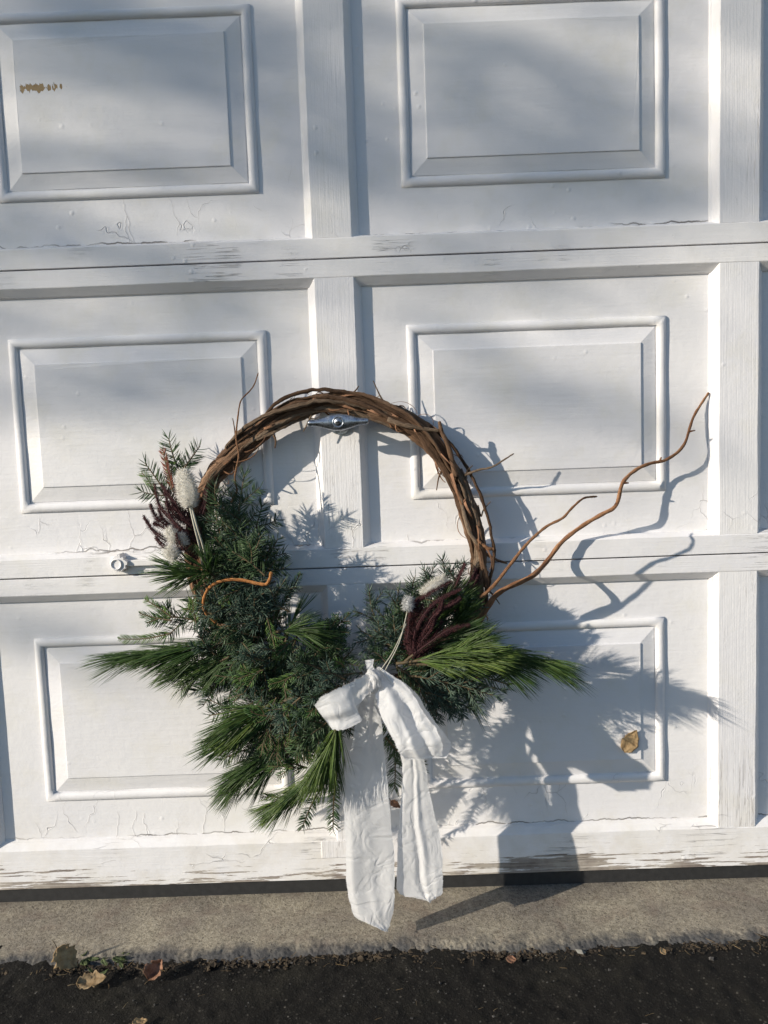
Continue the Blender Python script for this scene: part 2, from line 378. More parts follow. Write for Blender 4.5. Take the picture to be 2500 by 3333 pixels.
# --- T handle with lock
t = NT('worn_chrome'); p = t.pos(); nz = t.noise(p, 420, 4); n2 = t.noise(p, 90, 3)
CHROME = t.set(Base_Color=t.mix(t.rng(nz, .52, .66), (.42, .45, .50, 1), (.17, .18, .19, 1)), Metallic=1., Roughness=t.rng(n2, .3, .7, .24, .50), Normal=t.bump(nz, .00015))
hc = at(1101, 1374, .068); hx, hz = hc[0], hc[2]
def handle_half(u):                                # half height of the grip at u in [-1,1]
    a = abs(u); return .0142 * (.42 + .58 * (math.cos(min(1, a / .78) * math.pi) * .5 + .5) ** .8) * (1 - max(0, (a - .86) / .14) ** 2.2 * .999) ** .5
V = []; F = []; NU, NV = 72, 16
for i in range(NU + 1):
    u = -math.cos(math.pi * i / NU); hh = max(handle_half(u), .0002)
    for j in range(NV):
        a = 2 * math.pi * j / NV; ca, sa = math.cos(a), math.sin(a)
        y = -.068 - (.0075 * (max(0, sa) ** .6) if sa > 0 else -.006 * (abs(sa) ** .5)) * min(1, hh / .005)
        ridge = .0012 if (abs(ca) < .08 and sa > 0 and .2 < abs(u) < .9) else 0
        V.append((hx + u * .0525, y - ridge, hz + hh * ca))
for i in range(NU):
    for j in range(NV): F.append((i * NV + j, i * NV + (j + 1) % NV, (i + 1) * NV + (j + 1) % NV, (i + 1) * NV + j))
hd = mesh('lock_handle', V, F, CHROME, door, True, label='chrome T shaped lock handle')
mb = MB()
for sgn in (-1, 1): mb.add(*tube([(hx + sgn * .0115, -.0756, hz - .0003), (hx + sgn * .045, -.0752, hz - .0003)], .0006, 6)[:2])
mb.build('handle_ridge', CHROME, hd, True)
V = []; F = []; prof = [(.0000, -.0775), (.0062, -.0775), (.0066, -.0765), (.0076, -.0765), (.0080, -.0780), (.0088, -.0782), (.0094, -.0768), (.0096, -.072)]
for r, y in prof:
    for k in range(32): V.append((hx + r * math.cos(k * math.pi / 16), y, hz + r * math.sin(k * math.pi / 16)))
for i in range(len(prof) - 1):
    for k in range(32): F.append((i * 32 + k, i * 32 + (k + 1) % 32, (i + 1) * 32 + (k + 1) % 32, (i + 1) * 32 + k))
cyl = mesh('lock_cylinder', V, F, CHROME, hd, True)
kh = MB(); kh.box(hx - .0042, hx + .0042, -.0780, -.0772, hz - .0009, hz + .0009); kh.add(*tube([(hx + .001, -.0781, hz), (hx + .001, -.0770, hz)], .0019, 12)[:2]); kh.build('keyhole', simple('keyhole_black', (.01, .01, .01), .5), hd)
sh = MB(); sh.add(*tube([(hx, -.017, hz), (hx, -.07, hz)], .0065, 16)[:2]); sh.add(*tube([(hx, -.018, hz), (hx, -.022, hz)], .021, 24)[:2]); sh.build('handle_shaft', CHROME, hd)
# --- broken, painted over latch rose and its bar on the rail left of the wreath
lc = at(388, 1834, .030); g = np.random.default_rng(5)
def jag_disc(cx, cz, r, y0, y1, jag, n=40, inner=0.):
    a = np.linspace(0, 2 * math.pi, n, endpoint=False); rr = r * (1 + jag * np.where((np.cos(a) > .15), g.uniform(-1, .6, n), g.uniform(-.25, .25, n)))
    V = []; F = []
    for y, k in ((y0, 1.), (y1 + .0015, 1.), (y1, .93)):
        for i in range(n): V.append((cx + rr[i] * k * math.cos(a[i]), y, cz + rr[i] * k * math.sin(a[i])))
    for r_ in range(2):
        for i in range(n): F.append((r_ * n + i, r_ * n + (i + 1) % n, (r_ + 1) * n + (i + 1) % n, (r_ + 1) * n + i))
    F.append(tuple(2 * n + i for i in range(n)))
    return V, F
mb = MB(); mb.add(*jag_disc(lc[0], lc[2], .0150, -.010, -.0335, .22)); latch = mb.build('latch_rose', P_BEAD, door, label='broken round latch rose thick with white paint')
pr = np.array([(lc[0] - .004 + .0088 * math.cos(k), -.0350, lc[2] - .001 + .0088 * math.sin(k)) for k in np.linspace(0, 2 * math.pi, 28, endpoint=False)])
mb = MB(); mb.add(*tube(pr, .0013, 6, closed=True)[:2]); mb.build('latch_ring', P_BEAD, latch, True)
mb = MB(); mb.box(lc[0] + .008, lc[0] + .30, -.0275, -.016, lc[2] - .006, lc[2] + .0045); bevel(mb.build('latch_bar', P_BEAD, door), .0012)

# ================================================================= THE GARAGE ROUND THE DOOR
wallp = simple('trim_paint', (.66, .66, .65), .55, var=(.74, .74, .73), sc=20, bumpd=.0006)
gar = thing('garage_front', (0, .3, ZG), 'white boarded garage front around the door', 'garage')
TOPZ = 4 * S - .577 + .575
jm = MB(); jm.box(XL - .16, XL - .045, -.05, .06, ZG, TOPZ); bevel(jm.build('door_jamb', wallp, gar), .003)
jm = MB(); jm.box(XR + .045, XR + .16, -.05, .06, ZG, TOPZ); bevel(jm.build('door_jamb', wallp, gar), .003)
jm = MB(); jm.box(XL - .16, XR + .16, -.05, .06, TOPZ + .001, TOPZ + .15); bevel(jm.build('lintel', wallp, gar), .003)
for side in (-1, 1):
    for i in range(18):
        z = ZG + .10 + i * .15; mb = MB(); xa, xb = (XL - 1.9, XL - .162) if side < 0 else (XR + .162, XR + 1.9)
        mb.add([(xa, .03, z), (xb, .03, z), (xb, -.012, z), (xa, -.012, z), (xa, .03, z + .148), (xb, .03, z + .148), (xb, .004, z + .148), (xa, .004, z + .148)],
               [(0, 1, 2, 3), (4, 7, 6, 5), (3, 2, 6, 7), (0, 4, 5, 1), (1, 5, 6, 2), (0, 3, 7, 4)])
        mb.build('siding_board', wallp, gar)
mb = MB(); mb.box(XL - 1.9, XR + 1.9, .065, .2, ZG, ZG + 2.9); mb.box(XL - 1.9, XR + 1.9, -.35, .2, ZG + 2.9, ZG + 3.0); mb.build('wall', wallp, gar)

# ================================================================= GROUND
t = NT('concrete'); p = t.pos(); f1 = t.noise(p, 420, 4, .75); f2 = t.noise(p, 150, 4, .65); f3 = t.noise(p, 9, 4)
agg = t.n('ShaderNodeTexVoronoi', {'Vector': p, 'Scale': 210.}, out=0); aggc = t.n('ShaderNodeTexVoronoi', {'Vector': p, 'Scale': 210.}, out=1)
base = t.ramp(t.mt('ADD', t.mt('MULTIPLY', f1, .55), t.mt('MULTIPLY', f2, .45)), [(.38, (.17, .150, .120)), (.48, (.31, .283, .235)), (.62, (.46, .425, .36))])
stain = t.mix(t.rng(f3, .35, .65), (.62, .60, .60, 1), (1., .97, .90, 1))
col = t.n('ShaderNodeMix', {0: 1., 6: base, 7: stain}, out=2, data_type='RGBA', blend_type='MULTIPLY')
red = t.rng(t.noise(p, 22, 3), .52, .66, 0, .30); col = t.mix(red, col, (.19, .14, .115, 1))
dk = t.mt('MULTIPLY', t.rng(agg, .30, .18), t.rng(t.n('ShaderNodeSeparateColor', {0: aggc}), .80, .86)); col = t.mix(dk, col, (.07, .06, .055, 1))
sy = t.n('ShaderNodeSeparateXYZ', {0: p}, out=1)
edge = t.rng(t.mt('ADD', sy, t.rng(t.noise(p, 30, 4), .3, .7, -.016, .016)), -.160, -.186); col = t.mix(t.mt('MULTIPLY', edge, .86), col, (.060, .062, .068, 1))
t.b.inputs['Specular IOR Level'].default_value = .2
CONC = t.set(Base_Color=col, Roughness=.92, Normal=t.bump(f1, .0010, t.bump(f2, .0020)))
def fnoise(x, seed, sc, octv=4):
    g = np.random.default_rng(seed); out = 0
    for o_ in range(octv):
        n = 4096; tb = g.uniform(-1, 1, n); u = (x * sc * 2 ** o_) % n; i = u.astype(int); f = u - i; f = f * f * (3 - 2 * f)
        out = out + (tb[i] * (1 - f) + tb[(i + 1) % n] * f) * .55 ** o_
    return out
def fnoise2(x, y, seed, sc, octv=4):
    g = np.random.default_rng(seed); out = 0
    for o_ in range(octv):
        n = 256; tb = g.uniform(-1, 1, (n, n)); u = (x * sc * 2 ** o_) % n; v = (y * sc * 2 ** o_) % n
        i, j = u.astype(int) % n, v.astype(int) % n; f, h = u - u.astype(int), v - v.astype(int); f = f * f * (3 - 2 * f); h = h * h * (3 - 2 * h); i2, j2 = (i + 1) % n, (j + 1) % n
        out = out + ((tb[i, j] * (1 - f) + tb[i2, j] * f) * (1 - h) + (tb[i, j2] * (1 - f) + tb[i2, j2] * f) * h) * .55 ** o_
    return out
def grid(X, Y, Zf):
    nx, ny = len(X), len(Y); XX, YY = np.meshgrid(X, Y, indexing='ij'); V = np.stack([XX, YY, Zf(XX, YY)], -1).reshape(-1, 3)
    i, j = np.meshgrid(np.arange(nx - 1), np.arange(ny - 1), indexing='ij'); a = (i * ny + j).ravel()
    return V, np.stack([a, a + ny, a + ny + 1, a + 1], 1)
ASZ = ZG - .009
X = np.concatenate([np.linspace(-3.2, -.8, 60), np.linspace(-.79, 1.0, 900), np.linspace(1.01, 3.2, 60)])
Xe = X * 1.
ed = -.187 + .0050 * fnoise(Xe + 50, 3, 7) + .0028 * fnoise(Xe + 50, 4, 60) + .0057 * Xe
rows = [(.30, 0), (-.03, 0), (-.07, 0), (-.105, 0)]
V = []
for k, (y, _) in enumerate(rows): V.append(np.stack([X, np.full_like(X, y), np.full_like(X, ZG)], 1))
prof = [(.034, 0), (.028, -.0002), (.023, -.0005), (.019, -.0008), (.0155, -.0012), (.012, -.0017), (.009, -.0023), (.0065, -.003), (.004, -.0038), (.002, -.0047), (0, -.0057), (-.002, -.0068), (-.004, -.008), (-.0065, -.0094), (-.009, -.011), (-.012, -.04)]
for k, (dy, dz) in enumerate(prof):
    am = min(1, k / 6) * (1 if k < 15 else 0); c = np.full_like(X, k * .0026) + 3
    V.append(np.stack([X, ed + dy + am * .0010 * fnoise2(X + 9, c, 31, 260, 2), ZG + dz + am * (.0011 * fnoise2(X + 9, c, 33, 60, 3) + .0012 * fnoise2(X + 9, c, 34, 260, 2))], 1))
nx = len(X); nr = len(V); V = np.concatenate(V); i, j = np.meshgrid(np.arange(nr - 1), np.arange(nx - 1), indexing='ij'); a = (i * nx + j).ravel()
o = mesh('concrete_apron', V, np.stack([a, a + nx, a + nx + 1, a + 1], 1), CONC, kind='structure')
t = NT('asphalt'); p = t.pos(); a1 = t.n('ShaderNodeTexVoronoi', {'Vector': p, 'Scale': 190.}, out=0); a2 = t.n('ShaderNodeTexVoronoi', {'Vector': p, 'Scale': 190.}, out=1)
f1 = t.noise(p, 500, 3, .65); f3 = t.noise(p, 14, 4)
stone = t.ramp(t.n('ShaderNodeSeparateColor', {0: a2}), [(.0, (.010, .010, .009)), (.6, (.021, .020, .018)), (.93, (.036, .034, .029)), (1., (.12, .11, .095))])
col = t.mix(t.rng(a1, .45, .20), (.012, .011, .010, 1), stone); col = t.mix(t.rng(f3, .5, .7, 0, .5), col, (.026, .024, .018, 1))
t.b.inputs['Specular IOR Level'].default_value = .15
ASPH = t.set(Base_Color=col, Roughness=.85, Normal=t.bump(t.rng(a1, .6, .0), .0007, t.bump(f1, .0018)))
X = np.linspace(-1.0, 1.3, 460); Y = np.linspace(-.62, -.12, 110)
def az(x, y): return ASZ + .0022 * fnoise2(x + 5, y + 5, 7, 60, 3) + .004 * fnoise2(x + 5, y + 5, 8, 7, 2) + .004 * np.clip((y + .21) / .05, 0, 1)
V, F = grid(X, Y, az); mesh('driveway_edge', V, F, ASPH, kind='structure')
V = [(-60, -60, ASZ - .012), (60, -60, ASZ - .012), (60, 20, ASZ - .012), (-60, 20, ASZ - .012)]
o = mesh('ground', V, [(0, 1, 2, 3)], ASPH, kind='structure', smooth=False)
# frame of asphalt round the fine patch, a few millimetres above the ground sheet
X2 = np.linspace(-8, 8, 120); Y2 = np.linspace(-8, .5, 90)
V, F = grid(X2, Y2, lambda x, y: ASZ - .0085 + .0015 * fnoise2(x + 20, y + 20, 9, 5, 2)); mesh('driveway', V, F, ASPH, kind='structure')

# ================================================================= WREATH
wr = thing('wreath', tuple(at(1110, 1790, .04)), 'round grapevine wreath with evergreen sprigs and a white bow, hung on the door handle', 'wreath')
RINGP = [(1070, 1311), (1235, 1337), (1378, 1412), (1492, 1572), (1562, 1772), (1563, 1900), (1536, 2010), (1450, 2130), (1300, 2220), (1110, 2260), (900, 2200), (745, 2060), (655, 1880), (645, 1700), (694, 1548), (829, 1423), (940, 1347)]
NR = 340; CORE = spline([at(x, y, .040) for x, y in RINGP], NR, True)
def vine_path(i0, i1, off, ph, twist, g, wob=.0018):
    idx = np.arange(i0, i1); c = CORE[idx % NR]; cen = CORE.mean(0); T = unit(CORE[(idx + 1) % NR] - CORE[(idx - 1) % NR]); R = unit(c - cen); R = unit(R - T * (R * T).sum(1, keepdims=True)); Yd = np.array([0, -1., 0])
    n = len(idx); a = ph + twist * (idx - i0) / NR * 2 * math.pi
    if n < 200: off = .010 + (off - .010) * np.sin(np.linspace(0, math.pi, n)) ** .7
    o = off * 1.2 + (.0015 + off * .25) * np.sin(idx / 23 + ph * 3)
    w1 = np.convolve(g.normal(0, 1, n + 20), np.ones(21) / 21, 'valid') * wob * 4
    return c + R * (np.cos(a) * o + w1)[:, None] + Yd * (np.sin(a) * o * .95)[:, None]
g = np.random.default_rng(21)
ringo = None
specs = [(0, NR + 6, .0050, .3, 1.2, .0068), (20, NR + 30, .0085, 1.7, 1.5, .0060), (60, NR + 60, .0090, 3.3, 1.1, .0062), (110, NR + 120, .0092, 4.6, 1.6, .0058), (200, NR + 210, .0110, 5.6, 1.3, .0050),
         (10, NR - 20, .0120, .9, 1.9, .0042), (150, NR + 120, .0125, 2.5, -1.4, .0038), (260, NR + 180, .0122, 4.0, 2.2, .0037), (300, NR + 120, .0145, 2.0, 2.9, .0030), (330, NR + 60, .0155, .2, -3.0, .0027), (20, 170, .0150, 4.8, 3.0, .0032), (290, 372, .0215, .6, 1.0, .0036), (300, 400, .0175, 1.0, 2.2, .0026), (308, 362, .0230, .4, .3, .0030), (30, 110, .0175, 5.9, 1.0, .0028), (60, 140, .016, 2.6, 1.2, .0026), (0, 60, .017, .3, 1.5, .0030)]
ring = bpy.data.objects.new('grapevine_ring', None); COL.objects.link(ring); ring.parent = wr; ring.location = -wr.location
for k, (i0, i1, off, ph, tw, r) in enumerate(specs):
    P = vine_path(i0, i1, off, ph, tw, g); n = len(P)
    rr = r * (1 + .26 * np.convolve(g.normal(0, 1, n + 14), np.ones(15) / 15, 'valid') * 2.2); rr[-9:] *= np.linspace(1, .3, 9); rr[:7] *= np.linspace(.4, 1, 7)
    V, F, uv = tube(P, np.clip(rr, r * .55, r * 1.5), 12, .20, seed=k + 3)
    mesh('vine', V, F, M_VINE2 if k in (4, 8, 10, 11) else M_VINE, ring, True, uv=uv)
# loose strips of bark
mb = MB()
for k in range(150):
    i = int(g.integers(0, NR)); L = int(g.integers(4, 13)); idx = (i + np.arange(L)); P = vine_path(i, i + L, .0150 + g.uniform(0, .006), g.uniform(0, 6.28), g.uniform(-3, 3), g, .0006)
    lift = np.linspace(0, 1, L) ** 2 * g.uniform(0, .009); P = P + unit(P - CORE[idx % NR]) * lift[:, None]
    T = unit(np.gradient(P, axis=0)); W = unit(np.cross(T, unit(P - CORE[idx % NR]))) * g.uniform(.0010, .0028) * (1 - .6 * np.linspace(0, 1, L)[:, None])
    O = unit(P - CORE[idx % NR]) * .0007
    V = np.concatenate([P - W, P + W, P + W - O, P - W - O]); F = []
    for q in range(L - 1):
        for (a_, b_) in ((0, 1), (1, 2), (2, 3), (3, 0)): F.append((a_ * L + q, b_ * L + q, b_ * L + q + 1, a_ * L + q + 1))
    mb.add(V, F)
mb.build('bark_strips', M_FLAKE, ring, kind='stuff')
def twig(name, pts, r0, r1, mat, parent, n=60, seed=1, label=None, knots=(), wob=.0007):
    P = spline([at(*q) for q in pts], n); g = np.random.default_rng(seed); P = P + np.stack([np.convolve(g.normal(0, 1, n + 6), np.ones(7) / 7, 'valid') for _ in range(3)], 1) * wob
    r = np.linspace(r0, r1, n); r = r * (1 + .08 * np.sin(np.arange(n) * .9)); r[-1] *= .6
    V, F, uv = tube(P, r, 10, .06, seed=seed); o = mesh(name, V, F, mat, parent, True, uv=uv, label=label)
    for (u, dx, dz, L) in knots:
        i = int(u * (n - 1)); q = P[i]; d = unit(np.array([dx, -.3, dz])); mbk = tube([q, q + d * L * .6, q + d * L + np.array([.001, 0, 0])], [r[i] * .8, r[i] * .6, r[i] * .35], 7, .08, seed=seed + i)
        mesh('bud', mbk[0], mbk[1], mat, o, True, uv=mbk[2])
    return o
s15 = 1.507
def v(x, y, d): return (x * s15, y * s15, d)
twig('willow_branch', [v(1035, 1345, .085), v(1060, 1300, .092), v(1090, 1272, .094), v(1148, 1245, .092), v(1182, 1212, .050), v(1212, 1172, .040), v(1255, 1138, .037), v(1298, 1112, .046), v(1330, 1092, .052), v(1345, 1043, .050), v(1375, 1015, .042), v(1405, 1001, .038), v(1440, 993, .036), v(1475, 963, .032), v(1496, 905, .018), v(1515, 872, .008), v(1531, 848, .004)],
     .0048, .0019, M_WILLOW, wr, 150, 3, 'long curly willow branch reaching up to the right', [(.12, -.6, .8, .004), (.22, .7, .4, .003), (.40, .8, -.2, .0035), (.65, -.5, .8, .003), (.78, -.6, .6, .003), (.93, -.7, .3, .003), (.50, .1, 1, .007), (.57, .9, -.1, .009), (.73, .1, 1, .008), (.85, .9, .2, .010), (.30, -.5, 1, .004)])
twig('willow_branch', [v(1040, 1290, .10), v(1075, 1255, .118), v(1110, 1210, .128), v(1145, 1168, .132), v(1180, 1138, .134), v(1215, 1118, .138), v(1240, 1093, .146), v(1262, 1076, .140), v(1290, 1072, .118)], .0032, .0015, M_WILLOW, wr, 90, 5, 'shorter willow branch right of the ring')
twig('vine_twig', [v(1003, 1026, .05), v(1040, 1013, .055), v(1065, 1008, .058), v(1090, 992, .056), v(1110, 980, .054)], .0022, .0011, M_VINE2, wr, 40, 6)
twig('curly_tendril', [v(500, 1085, .075), v(512, 1060, .085), v(508, 1030, .085), v(516, 985, .078), v(510, 945, .070), v(513, 905, .060), v(521, 865, .052), v(545, 838, .045), v(558, 805, .042)], .0019, .0010, M_WILLOW, wr, 80, 7)
twig('willow_curl', [v(468, 1345, .135), v(445, 1325, .145), v(440, 1298, .155), v(452, 1270, .160), v(480, 1255, .162), v(520, 1253, .164), v(555, 1260, .168), v(574, 1262, .170), v(582, 1252, .172), v(587, 1235, .172)], .0024, .0028, M_WILLOWB, wr, 90, 8, 'bright orange curl of willow lying across the fir')
twig('willow_curl', [v(470, 1348, .13), v(500, 1352, .135), v(525, 1342, .13), v(540, 1335, .12)], .0022, .0018, M_WILLOW, wr, 30, 9)
twig('vine_twig', [v(988, 1045, .045), v(1003, 1110, .06), v(1015, 1150, .062), v(1040, 1190, .055), v(1050, 1260, .05)], .0030, .0040, M_VINE2, wr, 60, 10)
twig('vine_twig', [v(1030, 1165, .06), v(1052, 1183, .065), v(1068, 1186, .062)], .0022, .003, M_WILLOW, wr, 24, 11)
twig('vine_stub', [v(985, 1030, .055), v(970, 970, .058), v(955, 935, .06), v(949, 910, .06)], .005, .0030, M_VINE, wr, 30, 12)
twig('vine_stub', [v(1040, 1190, .05), v(1065, 1205, .04), v(1095, 1217, .03)], .003, .0018, M_VINE, wr, 20, 13)
twig('vine_stub', [v(592, 940, .05), v(595, 952, .052), v(594, 968, .05)], .0022, .0012, M_VINE, wr, 16, 14)
twig('vine_stub', [v(478, 1005, .05), v(468, 1000, .052), v(462, 998, .05)], .0018, .0012, M_VINE, wr, 16, 15)
gq = np.random.default_rng(99)
for k in range(16):
    i = int(gq.choice(np.r_[0:110, 250:340])); c = CORE[i]; o_ = unit(c - CORE.mean(0)); T_ = unit(CORE[(i + 3) % NR] - CORE[i]); sgn = 1 if k % 3 else -1; st_ = c + sgn * o_ * .014 + np.array([0, -.008, 0])
    L = gq.uniform(.008, .024); P = spline([st_ - T_ * .02, st_, st_ + (T_ * gq.uniform(.3, 1) * (1 if k % 2 else -1) + sgn * o_ * gq.uniform(.3, .9)) * L, st_ + (T_ * .8 * (1 if k % 2 else -1) + sgn * o_ * gq.uniform(.6, 1.3)) * L * 1.5], 14)
    V, F, uv = tube(P, np.linspace(.0022, .0008, 14), 7, .1, seed=k); mesh('vine_stub', V, F, M_VINE if k % 2 else M_VINE2, wr, True, uv=uv)
twig('vine_twig', [v(838, 905, .055), v(880, 920, .062), v(950, 930, .058)], .0045, .0032, M_VINE2, wr, 30, 16)

# ---------------------------------------------------------------- sprigs
def shootline(a, b, sag, n=24, g=rng):
    t_ = np.linspace(0, 1, n)[:, None]; k = g.normal(0, .04) * np.linalg.norm(b - a); side = unit(np.cross(b - a, np.array([0, 1., 0])))
    return a + (b - a) * t_ + np.array([0, 0, -sag]) * (t_ * t_) * np.linalg.norm(b - a) + side * k * np.sin(t_ * math.pi)
def fir_shoot(P, kind, nl, g, dens=1.):
    T, N, B = frames(P); L = np.concatenate([[0], np.cumsum(np.linalg.norm(np.diff(P, axis=0), axis=1))]); tot = L[-1]
    n = max(12, int(tot / .00088 * dens)); u = g.uniform(.04, 1., n) * tot; i = np.clip(np.searchsorted(L, u) - 1, 0, len(P) - 2); f = ((u - L[i]) / (L[i + 1] - L[i] + 1e-9))[:, None]
    q = P[i] * (1 - f) + P[i + 1] * f
    up = np.array([0, -1., 0]); S_ = unit(np.cross(T[i], up)); U = unit(np.cross(S_, T[i])); U = U * np.sign((U @ up))[:, None]
    if kind == 'flat':
        sg = np.where(g.random(n) < .5, -1., 1.); D = S_ * sg[:, None] * 1. + U * (g.normal(.18, .28, n))[:, None] + T[i] * g.uniform(.35, .85, n)[:, None]
    else:
        a = g.uniform(0, 2 * math.pi, n); D = S_ * np.cos(a)[:, None] + U * np.sin(a)[:, None] + T[i] * g.uniform(.35, .9, n)[:, None]
    tipk = (u / tot > .93); D[tipk] = D[tipk] + T[i[tipk]] * g.uniform(.3, 2, tipk.sum())[:, None]
    LL = nl * g.uniform(.72, 1.12, n) * np.where(u / tot > .9, .85, 1.)
    bend = T[i] * g.uniform(.0, .28, n)[:, None] + unit(g.normal(0, 1, (n, 3))) * .05
    return needles(q, D, LL, g.uniform(.00082, .00112, n), bend)
SP = {'fir': (M_FIR, 'flat', .0220), 'spruce': (M_SPRUCE, 'round', .0175), 'darkfir': (M_FIR, 'flat', .018)}
def fir_sprig(a, b, kind='fir', nside=4, spread=.45, sag=.05, seed=0, dens=1., side_len=.42, nl=None):
    g = np.random.default_rng(1000 + seed); mat, arr, nl0 = SP[kind]; nl = nl or nl0
    A, Bp = at(*a), at(*b); P = shootline(A, Bp, sag, 26, g); L = np.linalg.norm(Bp - A); stems = MB(); stems.add(*tube(P, np.linspace(.0019, .0009, 26), 6)); arrs = [fir_shoot(P, arr, nl, g, dens)]
    Td = unit(Bp - A); nrm = unit(np.array([g.normal(0, .25), -1, g.normal(0, .25)])); sd = unit(np.cross(Td, nrm))
    for k in range(nside):
        u = .18 + .62 * (k + g.uniform(0, .5)) / max(1, nside); i = int(u * 25); sg = 1 if k % 2 else -1
        ang = g.uniform(.6, .95); ln = L * side_len * (1.05 - u) * g.uniform(.8, 1.3) + .018
        e = P[i] + (Td * math.cos(ang) + sd * sg * math.sin(ang) * (spread / .45) + nrm * g.uniform(-.1, .3)) * ln
        Q = shootline(P[i], e, sag, 16, g); stems.add(*tube(Q, np.linspace(.0012, .0007, 16), 5)); arrs.append(fir_shoot(Q, arr, nl * .92, g, dens))
    o = stems.build('fir_sprig' if kind != 'spruce' else 'spruce_sprig', M_STEM, wr, True)
    V, F = joinarr(arrs); mesh('needles', V, F, mat, o, False, kind='stuff'); return o
def pine_sprig(a, b, nl=.09, n=330, spread=.30, droop=.12, mat=M_PINE, seed=0, label=None, start=.15, yb=0.):
    g = np.random.default_rng(3000 + seed); A, Bp = at(*a), at(*b); P = shootline(A, Bp, .05, 26, g); T, N, B = frames(P)
    st = MB(); st.add(*tube(P, np.linspace(.0026, .0016, 26), 7)); o = st.build('pine_sprig', M_STEM, wr, True, label=label)
    nf = n // 5; u = start + (1 - start) * g.random(nf) ** .8; i = (u * 25).astype(int); a_ = g.uniform(0, 2 * math.pi, nf)
    Rd = N[i] * np.cos(a_)[:, None] + B[i] * np.sin(a_)[:, None]; D0 = T[i] + Rd * (spread * g.uniform(.25, 1.35, nf))[:, None]
    D = np.repeat(D0, 5, 0) + g.normal(0, .055, (nf * 5, 3)); q = np.repeat(P[i], 5, 0); LL = nl * np.repeat(g.uniform(.8, 1.08, nf), 5) * g.uniform(.93, 1.04, nf * 5)
    bend = np.tile(np.array([0, yb, -droop]), (nf * 5, 1)) + g.normal(0, .03, (nf * 5, 3)) - np.repeat(Rd, 5, 0) * .06
    V, F = needles(q, D, LL, g.uniform(.00055, .00082, nf * 5), bend, K=5, flat=.6); mesh('needles', V, F, mat, o, False, kind='stuff'); return o
def flatleaf_sprig(a, b, mat=M_CYP, nside=3, ll=.011, seed=0, sag=.06, wd=.0012, side_len=.5, name='cypress_sprig', label=None):
    """stem with short flat overlapping leaves in two rows"""
    g = np.random.default_rng(5000 + seed); A, Bp = at(*a), at(*b); P = shootline(A, Bp, sag, 24, g); L = np.linalg.norm(Bp - A); st = MB(); st.add(*tube(P, np.linspace(.0015, .0008, 24), 6)); lines = [P]
    Td = unit(Bp - A); nrm = unit(np.array([g.normal(0, .2), -1, g.normal(0, .2)])); sd = unit(np.cross(Td, nrm))
    for k in range(nside):
        u = .15 + .6 * k / max(1, nside - 1) if nside > 1 else .4; i = int(u * 23); sg = 1 if k % 2 else -1; ln = L * side_len * (1.1 - u) * g.uniform(.8, 1.2); an = g.uniform(.55, .85)
        Q = shootline(P[i], P[i] + (Td * math.cos(an) + sd * sg * math.sin(an) + nrm * g.uniform(0, .25)) * ln, sag, 14, g); lines.append(Q); st.add(*tube(Q, np.linspace(.0012, .0007, 14), 5))
    arrs = []
    for Q in lines:
        T, N, B = frames(Q); Ls = np.linalg.norm(np.diff(Q, axis=0), axis=1).sum(); n = max(8, int(Ls / .0019)); u = np.linspace(.03, .99, n); i = (u * (len(Q) - 1)).astype(int); f = (u * (len(Q) - 1) - i)[:, None]; j = np.minimum(i + 1, len(Q) - 1)
        q = Q[i] * (1 - f) + Q[j] * f; S_ = unit(np.cross(T[i], nrm)); sg = np.where(np.arange(n) % 2, 1., -1.)[:, None]
        D = S_ * sg * .8 + T[i] * .75 + nrm * g.uniform(-.05, .2, n)[:, None]; ta = np.minimum(1, (1.08 - u) * 4) * np.minimum(1, u * 5 + .4)
        arrs.append(needles(q, D, ll * ta * g.uniform(.85, 1.1, n), wd, T[i] * .25, K=3, flat=.35))
    o = st.build(name, M_STEM, wr, True, label=label); V, F = joinarr(arrs); mesh('leaves', V, F, mat, o, False, kind='stuff'); return o

def inpoly(x, y, poly):
    c = False; j = len(poly) - 1
    for i in range(len(poly)):
        if (poly[i][1] > y) != (poly[j][1] > y) and x < (poly[j][0] - poly[i][0]) * (y - poly[i][1]) / (poly[j][1] - poly[i][1]) + poly[i][0]: c = not c
        j = i
    return c
LP = [(700, 1640), (800, 1600), (850, 1680), (880, 1780), (900, 1880), (930, 1980), (1040, 2060), (1110, 2100), (1170, 2170), (1200, 2240), (1100, 2300), (1100, 2380), (1040, 2480), (930, 2510), (850, 2460), (800, 2400), (820, 2300), (760, 2230), (650, 2200), (600, 2160), (640, 2050), (660, 1960), (600, 1870), (640, 1780), (680, 1700)]
RP = [(1240, 1990), (1330, 1930), (1450, 1900), (1530, 1930), (1540, 2010), (1580, 2080), (1600, 2130), (1540, 2220), (1440, 2230), (1350, 2220), (1240, 2200), (1210, 2110)]
def fill(poly, n, seed, d0, d1, kinds, lmin=90, lmax=190, cen=None, out=.6):
    g = np.random.default_rng(seed); xs = [p_[0] for p_ in poly]; ys = [p_[1] for p_ in poly]; k = 0; tries = 0
    while k < n and tries < 6000:
        tries += 1; x, y = g.uniform(min(xs), max(xs)), g.uniform(min(ys), max(ys)); L = g.uniform(lmin, lmax)
        base = math.atan2(y - cen[1], x - cen[0]); an = base + g.normal(0, out); x2, y2 = x + L * math.cos(an), y + L * math.sin(an)
        if not (inpoly(x, y, poly) and inpoly(x2, y2, poly)): continue
        d = g.uniform(d0, d1); kd = kinds[int(g.integers(len(kinds)))]
        if kd == 'cyp': flatleaf_sprig((x, y, d), (x2, y2, d + g.uniform(-.01, .03)), M_CYPD, 4, seed=seed * 100 + k)
        else: fir_sprig((x, y, d), (x2, y2, d + g.uniform(-.01, .035)), kd, 3, seed=seed * 100 + k, dens=.8)
        k += 1
